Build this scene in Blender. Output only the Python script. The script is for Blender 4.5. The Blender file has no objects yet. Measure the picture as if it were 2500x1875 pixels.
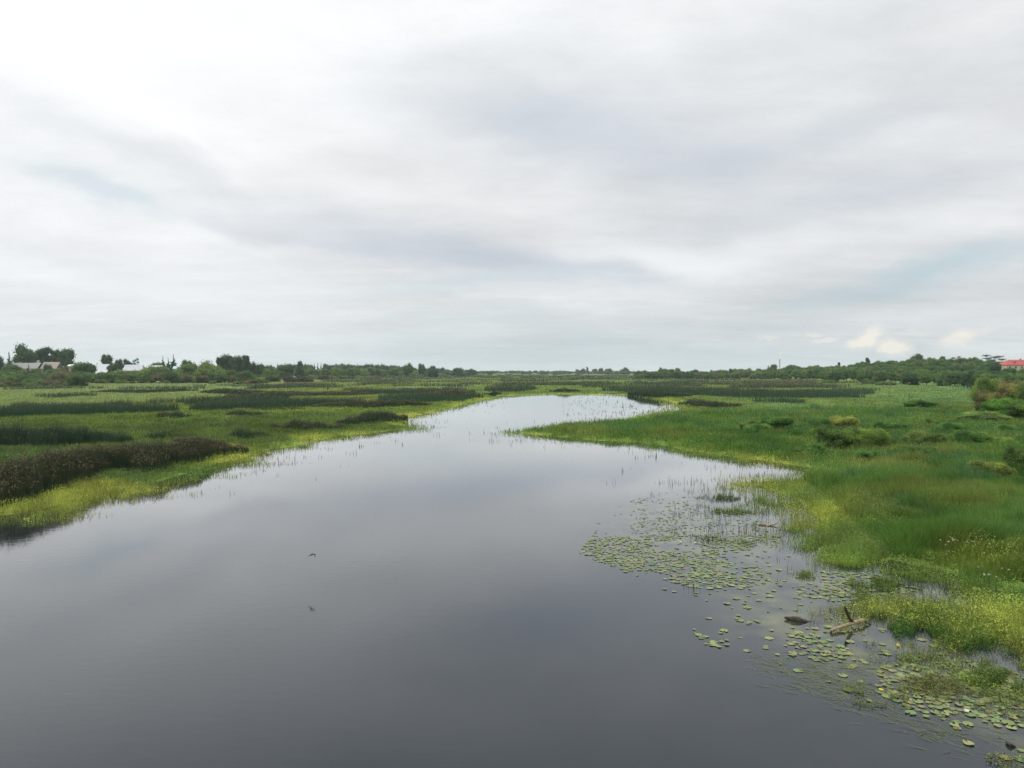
import bpy, bmesh, math, random
import numpy as np
from mathutils import Vector, Matrix

random.seed(7)
RNG = np.random.default_rng(7)
S = bpy.context.scene
COL = S.collection
R = math.radians

# ------------------------------------------------------------------ camera
H = 8.0                       # eye height above the water (from a bridge)
F = 1805.0                    # focal length in pixels of a 2500 wide frame
HOR = 908.0                   # horizon row
PITCH = math.atan((937.5 - HOR) / F)
cam_d = bpy.data.cameras.new('camera')
cam_d.sensor_width = 36.0
cam_d.lens = 36.0 * F / 2500.0
cam_d.clip_start = 0.1
cam_d.clip_end = 30000
cam = bpy.data.objects.new('camera', cam_d)
COL.objects.link(cam)
cam.location = (0, 0, H)
cam.rotation_euler = (R(90) - PITCH, 0, 0)
S.camera = cam
S.view_settings.view_transform = 'Standard'
S.view_settings.look = 'None'
S.view_settings.exposure = 0.0
S.view_settings.gamma = 1.0
S.render.resolution_x, S.render.resolution_y = 1024, 768
S.cycles.max_bounces = 6
S.cycles.diffuse_bounces = 3
S.cycles.glossy_bounces = 3
S.cycles.transmission_bounces = 3
S.cycles.volume_bounces = 2
S.cycles.transparent_max_bounces = 6
S.cycles.use_denoising = True
S.cycles.denoising_prefilter = 'NONE'
CP, SP = math.cos(PITCH), math.sin(PITCH)


def ground(px, py, z=0.0):
    """photo pixel -> point on the level z (numpy friendly)"""
    px = np.asarray(px, float); py = np.asarray(py, float)
    xr = (px - 1250) / F; zr = -(py - 937.5) / F
    dx, dy, dz = xr, CP + zr * SP, -SP + zr * CP
    t = (z - H) / np.minimum(dz, -1e-5)
    return dx * t, dy * t


def chart(x, y):
    """ground point -> chart coordinates (inverse of ground at z=0)"""
    dep = np.maximum(y * CP + H * SP, 0.5)
    up = y * SP - H * CP
    return 1250 + F * x / dep, 937.5 - F * up / dep


def pt(px, py, d):
    """point at distance d straight ahead, seen in direction px, py"""
    xr = (px - 1250) / F; zr = -(py - 937.5) / F
    dy = CP + zr * SP; t = d / dy
    return Vector((xr * t, d, H + (-SP + zr * CP) * t))


def gd(py):
    return float(ground(1250, py)[1])

# ------------------------------------------------------------------ world: overcast sky with thin gaps
SUN_EL, SUN_AZ = R(52), R(-50)        # azimuth measured from the view axis, negative = left
world = bpy.data.worlds.new('World'); S.world = world
world.use_nodes = True
NT = world.node_tree; NT.nodes.clear()


def wn(kind, **kw):
    n = NT.nodes.new(kind)
    for k, v in kw.items():
        setattr(n, k, v)
    return n


def wm(op, a, b=None, c=None, clamp=False):
    n = wn('ShaderNodeMath', operation=op, use_clamp=clamp)
    for i, v in enumerate((a, b, c)):
        if v is None: continue
        if isinstance(v, (int, float)): n.inputs[i].default_value = v
        else: NT.links.new(v, n.inputs[i])
    return n.outputs[0]


def wmix(fac, a, b):
    n = wn('ShaderNodeMix', data_type='RGBA')
    for sock, v in ((n.inputs[0], fac), (n.inputs[6], a), (n.inputs[7], b)):
        if isinstance(v, tuple): sock.default_value = (*v, 1)
        elif isinstance(v, (int, float)): sock.default_value = v
        else: NT.links.new(v, sock)
    return n.outputs[2]


tc = wn('ShaderNodeTexCoord')
sep = wn('ShaderNodeSeparateXYZ'); NT.links.new(tc.outputs['Generated'], sep.inputs[0])
X, Y, Z = sep.outputs
az = wm('ARCTAN2', X, Y)
el = wm('ARCSINE', Z)
comb = wn('ShaderNodeCombineXYZ'); NT.links.new(az, comb.inputs[0]); NT.links.new(el, comb.inputs[1])
# planar cloud sheet coordinates
zz = wm('ADD', wm('MAXIMUM', Z, 0.0), 0.10)
pl = wn('ShaderNodeCombineXYZ')
NT.links.new(wm('DIVIDE', X, zz), pl.inputs[0]); NT.links.new(wm('DIVIDE', Y, zz), pl.inputs[1])


def wnoise(vec, loc, rot, scale, detail, rough=0.55, dist=0.0, ns=1.0):
    mp = wn('ShaderNodeMapping'); NT.links.new(vec, mp.inputs[0])
    mp.inputs['Location'].default_value = loc; mp.inputs['Rotation'].default_value = (0, 0, R(rot)); mp.inputs['Scale'].default_value = scale
    n = wn('ShaderNodeTexNoise'); NT.links.new(mp.outputs[0], n.inputs['Vector'])
    n.inputs['Scale'].default_value = ns; n.inputs['Detail'].default_value = detail
    n.inputs['Roughness'].default_value = rough; n.inputs['Distortion'].default_value = dist
    return n


# domain warp of the placed cloud masses
wr = wnoise(comb.outputs[0], (3, 1, 0), 0, (5, 11, 1), 5)
wv = wn('ShaderNodeVectorMath', operation='MULTIPLY_ADD')
NT.links.new(wr.outputs['Color'], wv.inputs[0]); wv.inputs[1].default_value = (0.22, 0.075, 0); wv.inputs[2].default_value = (-0.11, -0.0375, 0)
wa = wn('ShaderNodeVectorMath', operation='ADD'); NT.links.new(comb.outputs[0], wa.inputs[0]); NT.links.new(wv.outputs[0], wa.inputs[1])
wr2 = wnoise(comb.outputs[0], (0, 0, 0), 0, (60, 90, 1), 4, 0.6)
wv2 = wn('ShaderNodeVectorMath', operation='MULTIPLY_ADD')
NT.links.new(wr2.outputs['Color'], wv2.inputs[0]); wv2.inputs[1].default_value = (0.024, 0.014, 0); wv2.inputs[2].default_value = (-0.012, -0.007, 0)
wb = wn('ShaderNodeVectorMath', operation='ADD'); NT.links.new(comb.outputs[0], wb.inputs[0]); NT.links.new(wv2.outputs[0], wb.inputs[1])


def blobs(vec, lst, power=1.0):
    tot = None
    for (px, py, rx, ry, rot, amp) in lst:
        a = math.atan((px - 1250) / F); e = math.atan((HOR - py) / F * math.cos(a))
        mp = wn('ShaderNodeMapping', vector_type='TEXTURE'); NT.links.new(vec, mp.inputs[0])
        mp.inputs['Location'].default_value = (a, e, 0); mp.inputs['Rotation'].default_value = (0, 0, R(rot))
        mp.inputs['Scale'].default_value = (rx / F, ry / F, 1)
        d = wn('ShaderNodeVectorMath', operation='DOT_PRODUCT'); NT.links.new(mp.outputs[0], d.inputs[0]); NT.links.new(mp.outputs[0], d.inputs[1])
        v = d.outputs['Value']
        if power != 1.0: v = wm('POWER', v, power)
        g = wm('MULTIPLY', wm('EXPONENT', wm('MULTIPLY', v, -1.0)), amp)
        tot = g if tot is None else wm('ADD', tot, g)
    return tot


grey = blobs(wa.outputs[0], [(1650, 290, 380, 60, -5, .2), (1150, 130, 300, 50, 4, .25), (2100, 180, 380, 50, 0, .25), (1620, 400, 340, 80, -8, .65), (1330, 290, 260, 70, 0, .6), (1080, 600, 420, 45, -8, .65),
    (600, 550, 330, 22, -9, .32), (1000, 235, 230, 55, 0, .35), (1250, 650, 500, 38, -3, .55), (2150, 470, 330, 45, 6, .5),
    (230, 330, 300, 26, -14, .3), (300, 385, 280, 22, -12, .25), (2080, 320, 330, 42, 10, .45), (1800, 560, 260, 30, -4, .3),
    (560, 215, 160, 30, -5, .2), (150, 710, 160, 12, -4, .25), (1850, 120, 420, 50, 5, .25), (1900, 790, 520, 26, 0, .3),
    (200, 640, 230, 16, -8, .2)])
blue = blobs(wa.outputs[0], [(225, 462, 120, 24, -14, .7), (1150, 700, 300, 24, 2, .55), (2250, 668, 210, 36, 12, .85),
    (2420, 610, 150, 24, 6, .45), (1960, 722, 230, 16, 4, .4), (1260, 862, 470, 55, 0, .65), (1150, 775, 230, 18, 0, .35),
    (1720, 870, 330, 30, 0, .3), (2200, 900, 300, 22, 0, .2)])
white = blobs(wa.outputs[0], [(200, 60, 620, 230, -5, .55), (450, 690, 420, 70, -7, .45), (1560, 632, 230, 26, -4, .55),
    (420, 540, 260, 16, -9, .5), (1750, 650, 200, 26, 0, .3), (2300, 545, 300, 26, 2, .3), (150, 420, 220, 14, -12, .4),
    (420, 290, 200, 18, -30, .5), (1000, 470, 420, 40, -4, .35), (2380, 760, 260, 30, 0, .25)])
glare = blobs(wa.outputs[0], [(150, 60, 420, 120, -5, .17), (470, 300, 240, 45, -10, .13), (960, 60, 300, 70, 0, .10), (330, 560, 260, 30, -6, .12), (150, 700, 300, 40, -6, .08)])
cumu = blobs(wb.outputs[0], [(2105, 836, 30, 12, 14, 1.1), (2130, 812, 22, 15, 20, .8), (2178, 848, 30, 17, 0, 1.3), (2335, 828, 30, 15, 16, .7),
    (2370, 812, 40, 9, 8, .35), (1990, 819, 18, 5, 0, .5), (2015, 832, 28, 6, 5, .5), (1877, 824, 22, 6, 0, .35), (2235, 812, 40, 5, 0, .25)], 1.6)

n1 = wnoise(pl.outputs[0], (0.3, 1.7, 0), 28, (0.55, 1.35, 1), 7, 0.58, 0.35, 0.9)
n2 = wnoise(pl.outputs[0], (5.3, 2.1, 0), 35, (2.2, 4.6, 1), 8, 0.62, 0.3, 1.1)
n3 = wnoise(comb.outputs[0], (1.3, 4.1, 0), -9, (3.2, 15, 1), 6, 0.6, 0.3, 1.0)
n4 = wnoise(comb.outputs[0], (7.3, 2.2, 0), -14, (5.5, 13, 1), 9, 0.64, 0.15, 1.0)
n5 = wnoise(comb.outputs[0], (2.3, 9.2, 0), 10, (3.0, 6.5, 1), 3, 0.5, 0.2, 1.0)
tex = None
for n_, amp_ in ((n1, .30), (n2, .20), (n3, .10), (n4, .26), (n5, .38)):
    t_ = wm('MULTIPLY', wm('SUBTRACT', n_.outputs[0], .5), amp_)
    tex = t_ if tex is None else wm('ADD', tex, t_)

# base overcast brightness by elevation
er = wn('ShaderNodeValToRGB'); NT.links.new(wm('DIVIDE', wm('MAXIMUM', el, 0.0), 1.5708), er.inputs[0])
cr = er.color_ramp
cr.elements[0].position = 0.0; cr.elements[0].color = (.72, .76, .785, 1)
cr.elements[1].position = 1.0; cr.elements[1].color = (2.1, 2.1, 2.08, 1)
for p, c in ((.04, (.75, .775, .79)), (.10, (.79, .805, .825)), (.17, (.83, .845, .86)), (.24, (.88, .895, .905)), (.30, (.91, .93, .945)), (.38, (.95, .97, .98)), (.46, (1.2, 1.22, 1.22)), (.6, (1.75, 1.76, 1.75))):
    e = cr.elements.new(p); e.color = (*c, 1)
side = wm('SUBTRACT', 1.0, wm('MULTIPLY', wm('MAXIMUM', wm('MINIMUM', az, 1.0), -1.0), 0.13))
bright = wm('ADD', side, tex)
vs = wn('ShaderNodeVectorMath', operation='SCALE'); NT.links.new(er.outputs[0], vs.inputs[0]); NT.links.new(bright, vs.inputs['Scale'])
c = vs.outputs[0]
c = wmix(wm('MINIMUM', wm('MULTIPLY', grey, .75), .9), c, (.50, .565, .645))
c = wmix(wm('MINIMUM', white, .9), c, (.96, .975, .98))
c = wmix(wm('MINIMUM', glare, .9), c, (1.45, 1.46, 1.46))
sky = wn('ShaderNodeTexSky', sky_type='NISHITA', sun_disc=False)
sky.sun_elevation = SUN_EL; sky.sun_rotation = SUN_AZ
sky.air_density = 1.0; sky.dust_density = 2.5; sky.ozone_density = 1.0
skv = wn('ShaderNodeVectorMath', operation='SCALE'); NT.links.new(sky.outputs[0], skv.inputs[0]); skv.inputs['Scale'].default_value = 0.12
gap = wmix(0.80, skv.outputs[0], (.47, .63, .70))
c = wmix(wm('MINIMUM', wm('MULTIPLY', blue, .62), .9), c, gap)
c = wmix(wm('MINIMUM', cumu, .95), c, (.93, .88, .79))
bg = wn('ShaderNodeBackground'); bg.inputs[1].default_value = 0.1
s10 = wn('ShaderNodeVectorMath', operation='SCALE'); NT.links.new(c, s10.inputs[0]); s10.inputs['Scale'].default_value = 10.0
NT.links.new(s10.outputs[0], bg.inputs[0])
out = wn('ShaderNodeOutputWorld'); NT.links.new(bg.outputs[0], out.inputs[0])

sl = bpy.data.lights.new('sun', 'SUN'); sl.energy = 1.3; sl.angle = R(14); sl.color = (1, .94, .84)
so = bpy.data.objects.new('sun', sl); COL.objects.link(so)
sd_ = Vector((math.sin(SUN_AZ) * math.cos(SUN_EL), math.cos(SUN_AZ) * math.cos(SUN_EL), math.sin(SUN_EL)))
so.rotation_euler = sd_.to_track_quat('Z', 'Y').to_euler(); so.location = sd_ * 200

# ------------------------------------------------------------------ numpy noise
def _hash(ix, iy, seed):
    h = (ix.astype(np.int64) * 374761393 + iy.astype(np.int64) * 668265263 + seed * 974634777) & 0xFFFFFFFF
    h = ((h ^ (h >> 13)) * 1274126177) & 0xFFFFFFFF
    return ((h ^ (h >> 16)) & 0xFFFF) / 65535.0


def vnoise(x, y, seed=0):
    ix, iy = np.floor(x), np.floor(y)
    fx, fy = x - ix, y - iy
    fx = fx * fx * (3 - 2 * fx); fy = fy * fy * (3 - 2 * fy)
    a = _hash(ix, iy, seed); b = _hash(ix + 1, iy, seed); c_ = _hash(ix, iy + 1, seed); d = _hash(ix + 1, iy + 1, seed)
    return (a * (1 - fx) + b * fx) * (1 - fy) + (c_ * (1 - fx) + d * fx) * fy


def fbm(x, y, seed=0, oct=4):
    t = 0; amp = .5; s = 0
    for k in range(oct):
        t = t + amp * vnoise(x * 2 ** k + 17.3 * k, y * 2 ** k - 9.1 * k, seed + k); s += amp; amp *= .5
    return t / s


def smooth(a, b, x):
    t = np.clip((x - a) / (b - a), 0, 1)
    return t * t * (3 - 2 * t)


def inpoly(px, py, poly):
    inside = np.zeros(px.shape, bool)
    n = len(poly)
    for i in range(n):
        x0, y0 = poly[i]; x1, y1 = poly[(i + 1) % n]
        if y0 == y1: continue
        cond = ((y0 > py) != (y1 > py)) & (px < (x1 - x0) * (py - y0) / (y1 - y0) + x0)
        inside ^= cond
    return inside


def polydist(x, y, line):
    best = np.full(x.shape, 1e18)
    for (x0, y0), (x1, y1) in zip(line[:-1], line[1:]):
        dx, dy = x1 - x0, y1 - y0
        L = dx * dx + dy * dy + 1e-9
        t = np.clip(((x - x0) * dx + (y - y0) * dy) / L, 0, 1)
        best = np.minimum(best, (x - x0 - t * dx) ** 2 + (y - y0 - t * dy) ** 2)
    return np.sqrt(best)

# ------------------------------------------------------------------ shoreline of the river
SHORE = [(-1100, 1700), (-500, 1420), (-200, 1335), (0, 1277), (40, 1273), (127, 1270), (190, 1246), (285, 1226), (348, 1214), (385, 1196), (443, 1186), (538, 1155), (601, 1132),
    (649, 1127), (663, 1117), (720, 1097), (758, 1095), (815, 1080), (853, 1071), (916, 1063), (995, 1053), (1068, 1051), (1045, 1042), (1000, 1028),
    (1075, 1011), (1138, 995), (1201, 977), (1264, 967), (1358, 963), (1460, 964), (1532, 966), (1580, 973), (1618, 982), (1605, 1000), (1516, 1022), (1421, 1033), (1377, 1034),
    (1295, 1046), (1232, 1052), (1216, 1056), (1263, 1064), (1358, 1072), (1437, 1080), (1516, 1083), (1580, 1091), (1675, 1112), (1769, 1123),
    (1864, 1136), (1910, 1144), (1977, 1160), (1890, 1163), (1800, 1166), (1778, 1171), (1766, 1181), (1785, 1197), (1833, 1216), (1864, 1242), (1898, 1283),
    (1914, 1316), (1938, 1356), (1947, 1386), (2036, 1390), (2130, 1396), (2198, 1407), (2252, 1432), (2300, 1446), (2225, 1452), (2130, 1452), (2076, 1473),
    (2086, 1500), (2144, 1530), (2225, 1548), (2275, 1566), (2338, 1600), (2385, 1596), (2420, 1580), (2445, 1600), (2465, 1640), (2510, 1655), (2700, 1740), (3400, 2100)]
WATER = SHORE + [(3400, 6000), (-1100, 6000)]
sx, sy = ground([p[0] for p in SHORE], [p[1] for p in SHORE])
SHORE_W = list(zip(sx, sy))
# nearer than the frame, the banks simply run on
GPOLY = [(1216, 1050), (1300, 1058), (1400, 1073), (1540, 1076), (1660, 1098), (1800, 1112), (1960, 1136), (2030, 1150), (2000, 1172), (1960, 1186), (2000, 1215),
    (2060, 1260), (2110, 1310), (2190, 1365), (2290, 1405), (2380, 1445), (2520, 1490), (2900, 1600), (3600, 1700), (3600, 1000), (2100, 1000), (1760, 1010), (1560, 1030), (1400, 1042)]
LMEAD = [(-2000, 1012), (0, 1006), (250, 986), (520, 974), (600, 950), (800, 930), (1000, 922), (900, 914), (-2000, 914)]


def signed(x, y, px=None, py=None):
    if px is None: px, py = chart(x, y)
    d = polydist(x, y, SHORE_W)
    w = inpoly(px, py, WATER) | (y < 14)
    return np.where(w, -d, d)


def rise(x, y):
    """land rising behind the marsh: village bank at left, wooded slope at right"""
    d = np.maximum(y, 1); u = 1250 + F * x / d
    left = smooth(700, 380, u) * smooth(520, 640, d) * 6.5
    d_s = np.interp(u, [1750, 2150], [800, 430])
    right = smooth(1750, 2150, u) * smooth(0, 210, d - d_s) * 10
    mid = smooth(1250, 1750, d) * 3.0 * smooth(2200, 1200, u)
    rb = smooth(2330, 2600, u) * smooth(100, 330, d) * 1.5
    return np.maximum(np.maximum(left, right), mid) + rb


def heights(x, y, sd, px, py):
    g = -0.75 + 0.65 * smooth(-7, 0, sd) + 0.27 * smooth(1.2, 7, sd)
    g = np.where(sd < 0, -0.06 - 0.7 * smooth(0, -7, sd), -0.06 + 0.24 * smooth(1.0, 6, sd))
    inG = inpoly(px, py, GPOLY)
    mound = (fbm(x / 6, y / 5, 31, 3) - .40) * 1.5 * smooth(2, 9, sd) * smooth(1500, 1700, px) * smooth(130, 70, y)
    g = g + np.maximum(mound, -0.1) + np.where(inG, .12, 0) * smooth(1, 6, sd)
    # shallow pools left open in the far marsh
    pool = pools(x, y, sd, px, py)
    g = g - 0.5 * pool
    return g + rise(x, y)


def pools(x, y, sd, px, py):
    n = fbm(x / 26 + 3, y / 60, 77, 3)
    zone = smooth(110, 180, y) * smooth(900, 500, y) * (sd > 0) * np.where(inpoly(px, py, LMEAD), 0, 1) * smooth(1900, 1600, px)
    return smooth(.665, .70, n) * zone


# colours of what grows where (leaf colours; clump noise paints in shaded gaps and swales)
def cover(x, y, sd, px, py):
    n1_ = fbm(x / 22, y / 22, 5, 4)[:, None]; n2_ = fbm(x / 5, y / 5, 9, 3)[:, None]; n3_ = fbm(x / 70, y / 90, 15, 3)[:, None]
    A = np.array
    marsh = A([.155, .205, .034]) * (1 - n1_) + A([.11, .175, .045]) * n1_
    n2_ = smooth(.28, .72, n2_); near_l = (smooth(170, 90, y) * smooth(1200, 1000, px))[:, None]  # contrast stretched to put darker, shadowed swales into the colour
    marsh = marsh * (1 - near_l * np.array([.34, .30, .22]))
    marsh = marsh * (1 - .5 * smooth(.5, .7, n3_)) + A([.15, .15, .045]) * .5 * smooth(.5, .7, n3_)
    n1m = fbm(x / 1.3, y / 1.3, 33, 2)[:, None]
    col = marsh * (.62 + .4 * n2_ + .7 * (n1m - .3))
    mead = A([.155, .245, .085]) * (1 - n3_) + A([.19, .215, .07]) * n3_
    mead = mead * (.85 + .3 * n1_)
    inL = inpoly(px, py, LMEAD)[:, None]
    col = np.where(inL, mead, col)
    # right meadow
    rm = A([.115, .205, .070]) * (1 - smooth(.35, .65, n1_)) + A([.15, .215, .055]) * smooth(.35, .65, n1_)
    wR = (smooth(1650, 1950, px) * smooth(330, 230, y))[:, None]
    wR = np.maximum(wR, (smooth(2000, 2200, px) * smooth(700, 500, y))[:, None])
    col = col * (1 - wR) + rm * (.8 + .4 * n2_) * wR
    # deep green near bank
    dg = A([.050, .110, .020]) * (1 - n2_) + A([.100, .195, .034]) * n2_
    blue_ = smooth(.5, .68, fbm(x / 4 + 40, y / 4, 21, 3))[:, None] * .8
    dg = dg * (1 - blue_) + A([.058, .140, .048]) * blue_
    br = smooth(.52, .68, fbm(x / 5 - 40, y / 5, 23, 3))[:, None] * .7
    dg = dg * (1 - br) + A([.15, .185, .035]) * br
    inG = inpoly(px, py, GPOLY)[:, None]
    edge = np.clip(smooth(0, 1, inG.astype(float)), 0, 1)
    col = np.where(inG & (y[:, None] < 300), dg, col)
    # bright fringe at the water
    fr = (A([.215, .245, .045]) * (1 - n2_) + A([.12, .19, .036]) * n2_) * (.52 + 1.45 * n1m)
    wf = (smooth(7, 3, sd + 4 * (n2_[:, 0] - .5)) * np.where(inG[:, 0], .35, 1))[:, None]
    col = col * (1 - wf) + fr * wf
    return np.clip(col * np.array([1.27, 1.26, 1.27]), .005, 1)

# ------------------------------------------------------------------ mesh helpers
def mesh_np(name, V, Fc, col=None):
    me = bpy.data.meshes.new(name)
    V = np.asarray(V, np.float32); Fc = np.asarray(Fc, np.int32)
    k = Fc.shape[1]
    me.vertices.add(len(V)); me.vertices.foreach_set('co', V.ravel())
    me.loops.add(Fc.size); me.loops.foreach_set('vertex_index', Fc.ravel())
    me.polygons.add(len(Fc))
    me.polygons.foreach_set('loop_start', np.arange(0, Fc.size, k, dtype=np.int32))
    me.polygons.foreach_set('loop_total', np.full(len(Fc), k, dtype=np.int32))
    me.update(calc_edges=True)
    if col is not None:
        a = me.color_attributes.new('tint', 'FLOAT_COLOR', 'POINT')
        c4 = np.ones((len(V), 4), np.float32); c4[:, :3] = col
        a.data.foreach_set('color', c4.ravel())
    return me


def add(name, me, m=None, parent=None, loc=None, smoothed=False):
    o = bpy.data.objects.new(name, me); COL.objects.link(o)
    if m is not None and me is not None and not me.materials: me.materials.append(m)
    if parent: o.parent = parent
    if loc is not None: o.location = loc
    if smoothed: me.polygons.foreach_set('use_smooth', [True] * len(me.polygons))
    return o


def tag(o, label=None, cat=None, group=None, kind=None):
    if label: o['label'] = label
    if cat: o['category'] = cat
    if group: o['group'] = group
    if kind: o['kind'] = kind
    return o


def empty(name, loc):
    o = bpy.data.objects.new(name, None); COL.objects.link(o); o.location = loc; o.empty_display_size = .3
    return o


def mat(name, base=(.5, .5, .5), rough=.8, attr=None, transl=0.0, var=0.0, vscale=1.0, spec=.3, objcol=False, bump=0.0, bscale=20.0):
    m = bpy.data.materials.new(name); m.use_nodes = True
    nt = m.node_tree; nt.nodes.clear()
    L = nt.links.new
    o = nt.nodes.new('ShaderNodeOutputMaterial')
    p = nt.nodes.new('ShaderNodeBsdfPrincipled')
    p.inputs['Roughness'].default_value = rough; p.inputs['Specular IOR Level'].default_value = spec
    src = None
    if attr:
        a = nt.nodes.new('ShaderNodeAttribute'); a.attribute_name = attr; src = a.outputs['Color']
    if objcol:
        oi = nt.nodes.new('ShaderNodeObjectInfo')
        if src is None: src = oi.outputs['Color']
        else:
            mx = nt.nodes.new('ShaderNodeMix'); mx.data_type = 'RGBA'; mx.blend_type = 'MULTIPLY'; mx.inputs[0].default_value = 1
            L(src, mx.inputs[6]); L(oi.outputs['Color'], mx.inputs[7]); src = mx.outputs[2]
    if src is None:
        rgb = nt.nodes.new('ShaderNodeRGB'); rgb.outputs[0].default_value = (*base, 1); src = rgb.outputs[0]
    if var:
        t = nt.nodes.new('ShaderNodeTexCoord')
        nz = nt.nodes.new('ShaderNodeTexNoise'); nz.inputs['Scale'].default_value = vscale; nz.inputs['Detail'].default_value = 5
        g = nt.nodes.new('ShaderNodeNewGeometry')
        L(g.outputs['Position'], nz.inputs['Vector'])
        mr = nt.nodes.new('ShaderNodeMapRange'); L(nz.outputs[0], mr.inputs[0])
        mr.inputs[1].default_value = .25; mr.inputs[2].default_value = .75; mr.inputs[3].default_value = 1 - var; mr.inputs[4].default_value = 1 + var
        sc = nt.nodes.new('ShaderNodeVectorMath'); sc.operation = 'SCALE'; L(src, sc.inputs[0]); L(mr.outputs[0], sc.inputs['Scale']); src = sc.outputs[0]
    L(src, p.inputs['Base Color'])
    if bump:
        nz = nt.nodes.new('ShaderNodeTexNoise'); nz.inputs['Scale'].default_value = bscale; nz.inputs['Detail'].default_value = 6
        t = nt.nodes.new('ShaderNodeTexCoord'); L(t.outputs['Object'], nz.inputs['Vector'])
        b = nt.nodes.new('ShaderNodeBump'); b.inputs['Strength'].default_value = bump; b.inputs['Distance'].default_value = .05
        L(nz.outputs[0], b.inputs['Height']); L(b.outputs[0], p.inputs['Normal'])
    sh = p.outputs[0]
    if transl:
        tr = nt.nodes.new('ShaderNodeBsdfTranslucent'); L(src, tr.inputs[0])
        ms = nt.nodes.new('ShaderNodeMixShader'); ms.inputs[0].default_value = transl
        L(sh, ms.inputs[1]); L(tr.outputs[0], ms.inputs[2]); sh = ms.outputs[0]
    L(sh, o.inputs[0])
    return m


M_GROUND = mat('ground_litter', attr='tint', rough=.95, var=.25, vscale=.35, spec=.1)
M_GRASS = mat('grass_blades', attr='tint', rough=.6, transl=.35, spec=.25)
M_REED = mat('reed_stems', attr='tint', rough=.55, transl=.2, spec=.25)
M_CROWN = mat('foliage', attr='tint', objcol=True, rough=.65, transl=.42, spec=.2)
M_BARK = mat('bark', (.10, .08, .06), rough=.9, var=.3, vscale=3)
M_PAD = mat('lily_pad_leaf', attr='tint', rough=.42, spec=.35, transl=.1)
M_WOOD = mat('bleached_driftwood', (.33, .235, .15), rough=.8, var=.45, vscale=14, bump=.7, bscale=30)
M_WET = mat('wet_dark_wood', (.045, .034, .024), rough=.6, var=.4, vscale=12, bump=.7, bscale=25)
M_PETAL = mat('white_petals', (.75, .75, .68), rough=.7)
M_CREAM = mat('cream_petals', (.50, .48, .38), rough=.8)
M_YEL = mat('yellow_petals', (.75, .55, .04), rough=.6)
M_BIRD = mat('dark_feathers', (.02, .022, .03), rough=.6)

# ------------------------------------------------------------------ ground and water sheets (polar grids)
def polar(nr, na, r0, r1, a0=-100, a1=100):
    r = np.exp(np.linspace(math.log(r0), math.log(r1), nr))
    # finer steps in the directions the river banks lie
    a = np.radians(np.linspace(a0, a1, na))
    rr, aa = np.meshgrid(r, a, indexing='ij')
    x = (rr * np.sin(aa)).ravel(); y = (rr * np.cos(aa)).ravel()
    i = np.arange(nr * na).reshape(nr, na)
    f = np.stack([i[:-1, :-1].ravel(), i[:-1, 1:].ravel(), i[1:, 1:].ravel(), i[1:, :-1].ravel()], 1)[:, ::-1]
    return x, y, f


FAR = 5200
x, y, f = polar(430, 620, 6, FAR, -80, 80)
px, py = chart(x, y)
sd = signed(x, y, px, py)
gz = heights(x, y, sd, px, py)
gc = cover(x, y, sd, px, py)
bed = smooth(0.5, -1.5, sd)[:, None]
gc = gc * .8 * (1 - bed) + np.array([.03, .032, .018]) * bed
g = tag(add('ground', mesh_np('ground', np.stack([x, y, gz], 1), f, gc), M_GROUND, smoothed=True), kind='structure')

# water material: dark clear water, wind-ruffled in mid river and calm at the edges
wmx = bpy.data.materials.new('river_water'); wmx.use_nodes = True
nt = wmx.node_tree; nt.nodes.clear(); L = nt.links.new
o_ = nt.nodes.new('ShaderNodeOutputMaterial'); p = nt.nodes.new('ShaderNodeBsdfPrincipled')
a_ = nt.nodes.new('ShaderNodeAttribute'); a_.attribute_name = 'tint'
sp_ = nt.nodes.new('ShaderNodeSeparateColor'); L(a_.outputs['Color'], sp_.inputs[0])
geo = nt.nodes.new('ShaderNodeNewGeometry')


def wtex(scale, loc=(0, 0, 0), detail=4):
    mp = nt.nodes.new('ShaderNodeMapping'); L(geo.outputs['Position'], mp.inputs[0]); mp.inputs['Scale'].default_value = scale; mp.inputs['Location'].default_value = loc
    n = nt.nodes.new('ShaderNodeTexNoise'); L(mp.outputs[0], n.inputs[0]); n.inputs['Scale'].default_value = 1; n.inputs['Detail'].default_value = detail
    return n.outputs[0]


p.inputs['IOR'].default_value = 1.22; p.inputs['Coat Weight'].default_value = 1; p.inputs['Coat IOR'].default_value = 1.22; p.inputs['Coat Roughness'].default_value = .03
p.inputs['Specular IOR Level'].default_value = .5
mb = nt.nodes.new('ShaderNodeMix'); mb.data_type = 'RGBA'
mb.inputs[6].default_value = (.0045, .0105, .018, 1); mb.inputs[7].default_value = (.085, .095, .035, 1)
wd = nt.nodes.new('ShaderNodeMath'); wd.operation = 'MULTIPLY'; L(sp_.outputs[1], wd.inputs[0])
mr = nt.nodes.new('ShaderNodeMapRange'); L(wtex((.9, .9, 1), detail=5), mr.inputs[0]); mr.inputs[1].default_value = .38; mr.inputs[2].default_value = .66
L(mr.outputs[0], wd.inputs[1])
L(wd.outputs[0], mb.inputs[0]); L(mb.outputs[2], p.inputs['Base Color'])
mr2 = nt.nodes.new('ShaderNodeMapRange'); L(sp_.outputs[0], mr2.inputs[0]); mr2.inputs[3].default_value = .02; mr2.inputs[4].default_value = .08
L(mr2.outputs[0], p.inputs['Roughness'])
bp = nt.nodes.new('ShaderNodeBump'); bp.inputs['Distance'].default_value = .02
bs = nt.nodes.new('ShaderNodeMapRange'); L(sp_.outputs[0], bs.inputs[0]); bs.inputs[3].default_value = .02; bs.inputs[4].default_value = .14
L(bs.outputs[0], bp.inputs['Strength'])
L(wtex((1.6, 3.2, 1), detail=5), bp.inputs['Height'])
L(bp.outputs[0], p.inputs['Normal']); L(bp.outputs[0], p.inputs['Coat Normal'])
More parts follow.
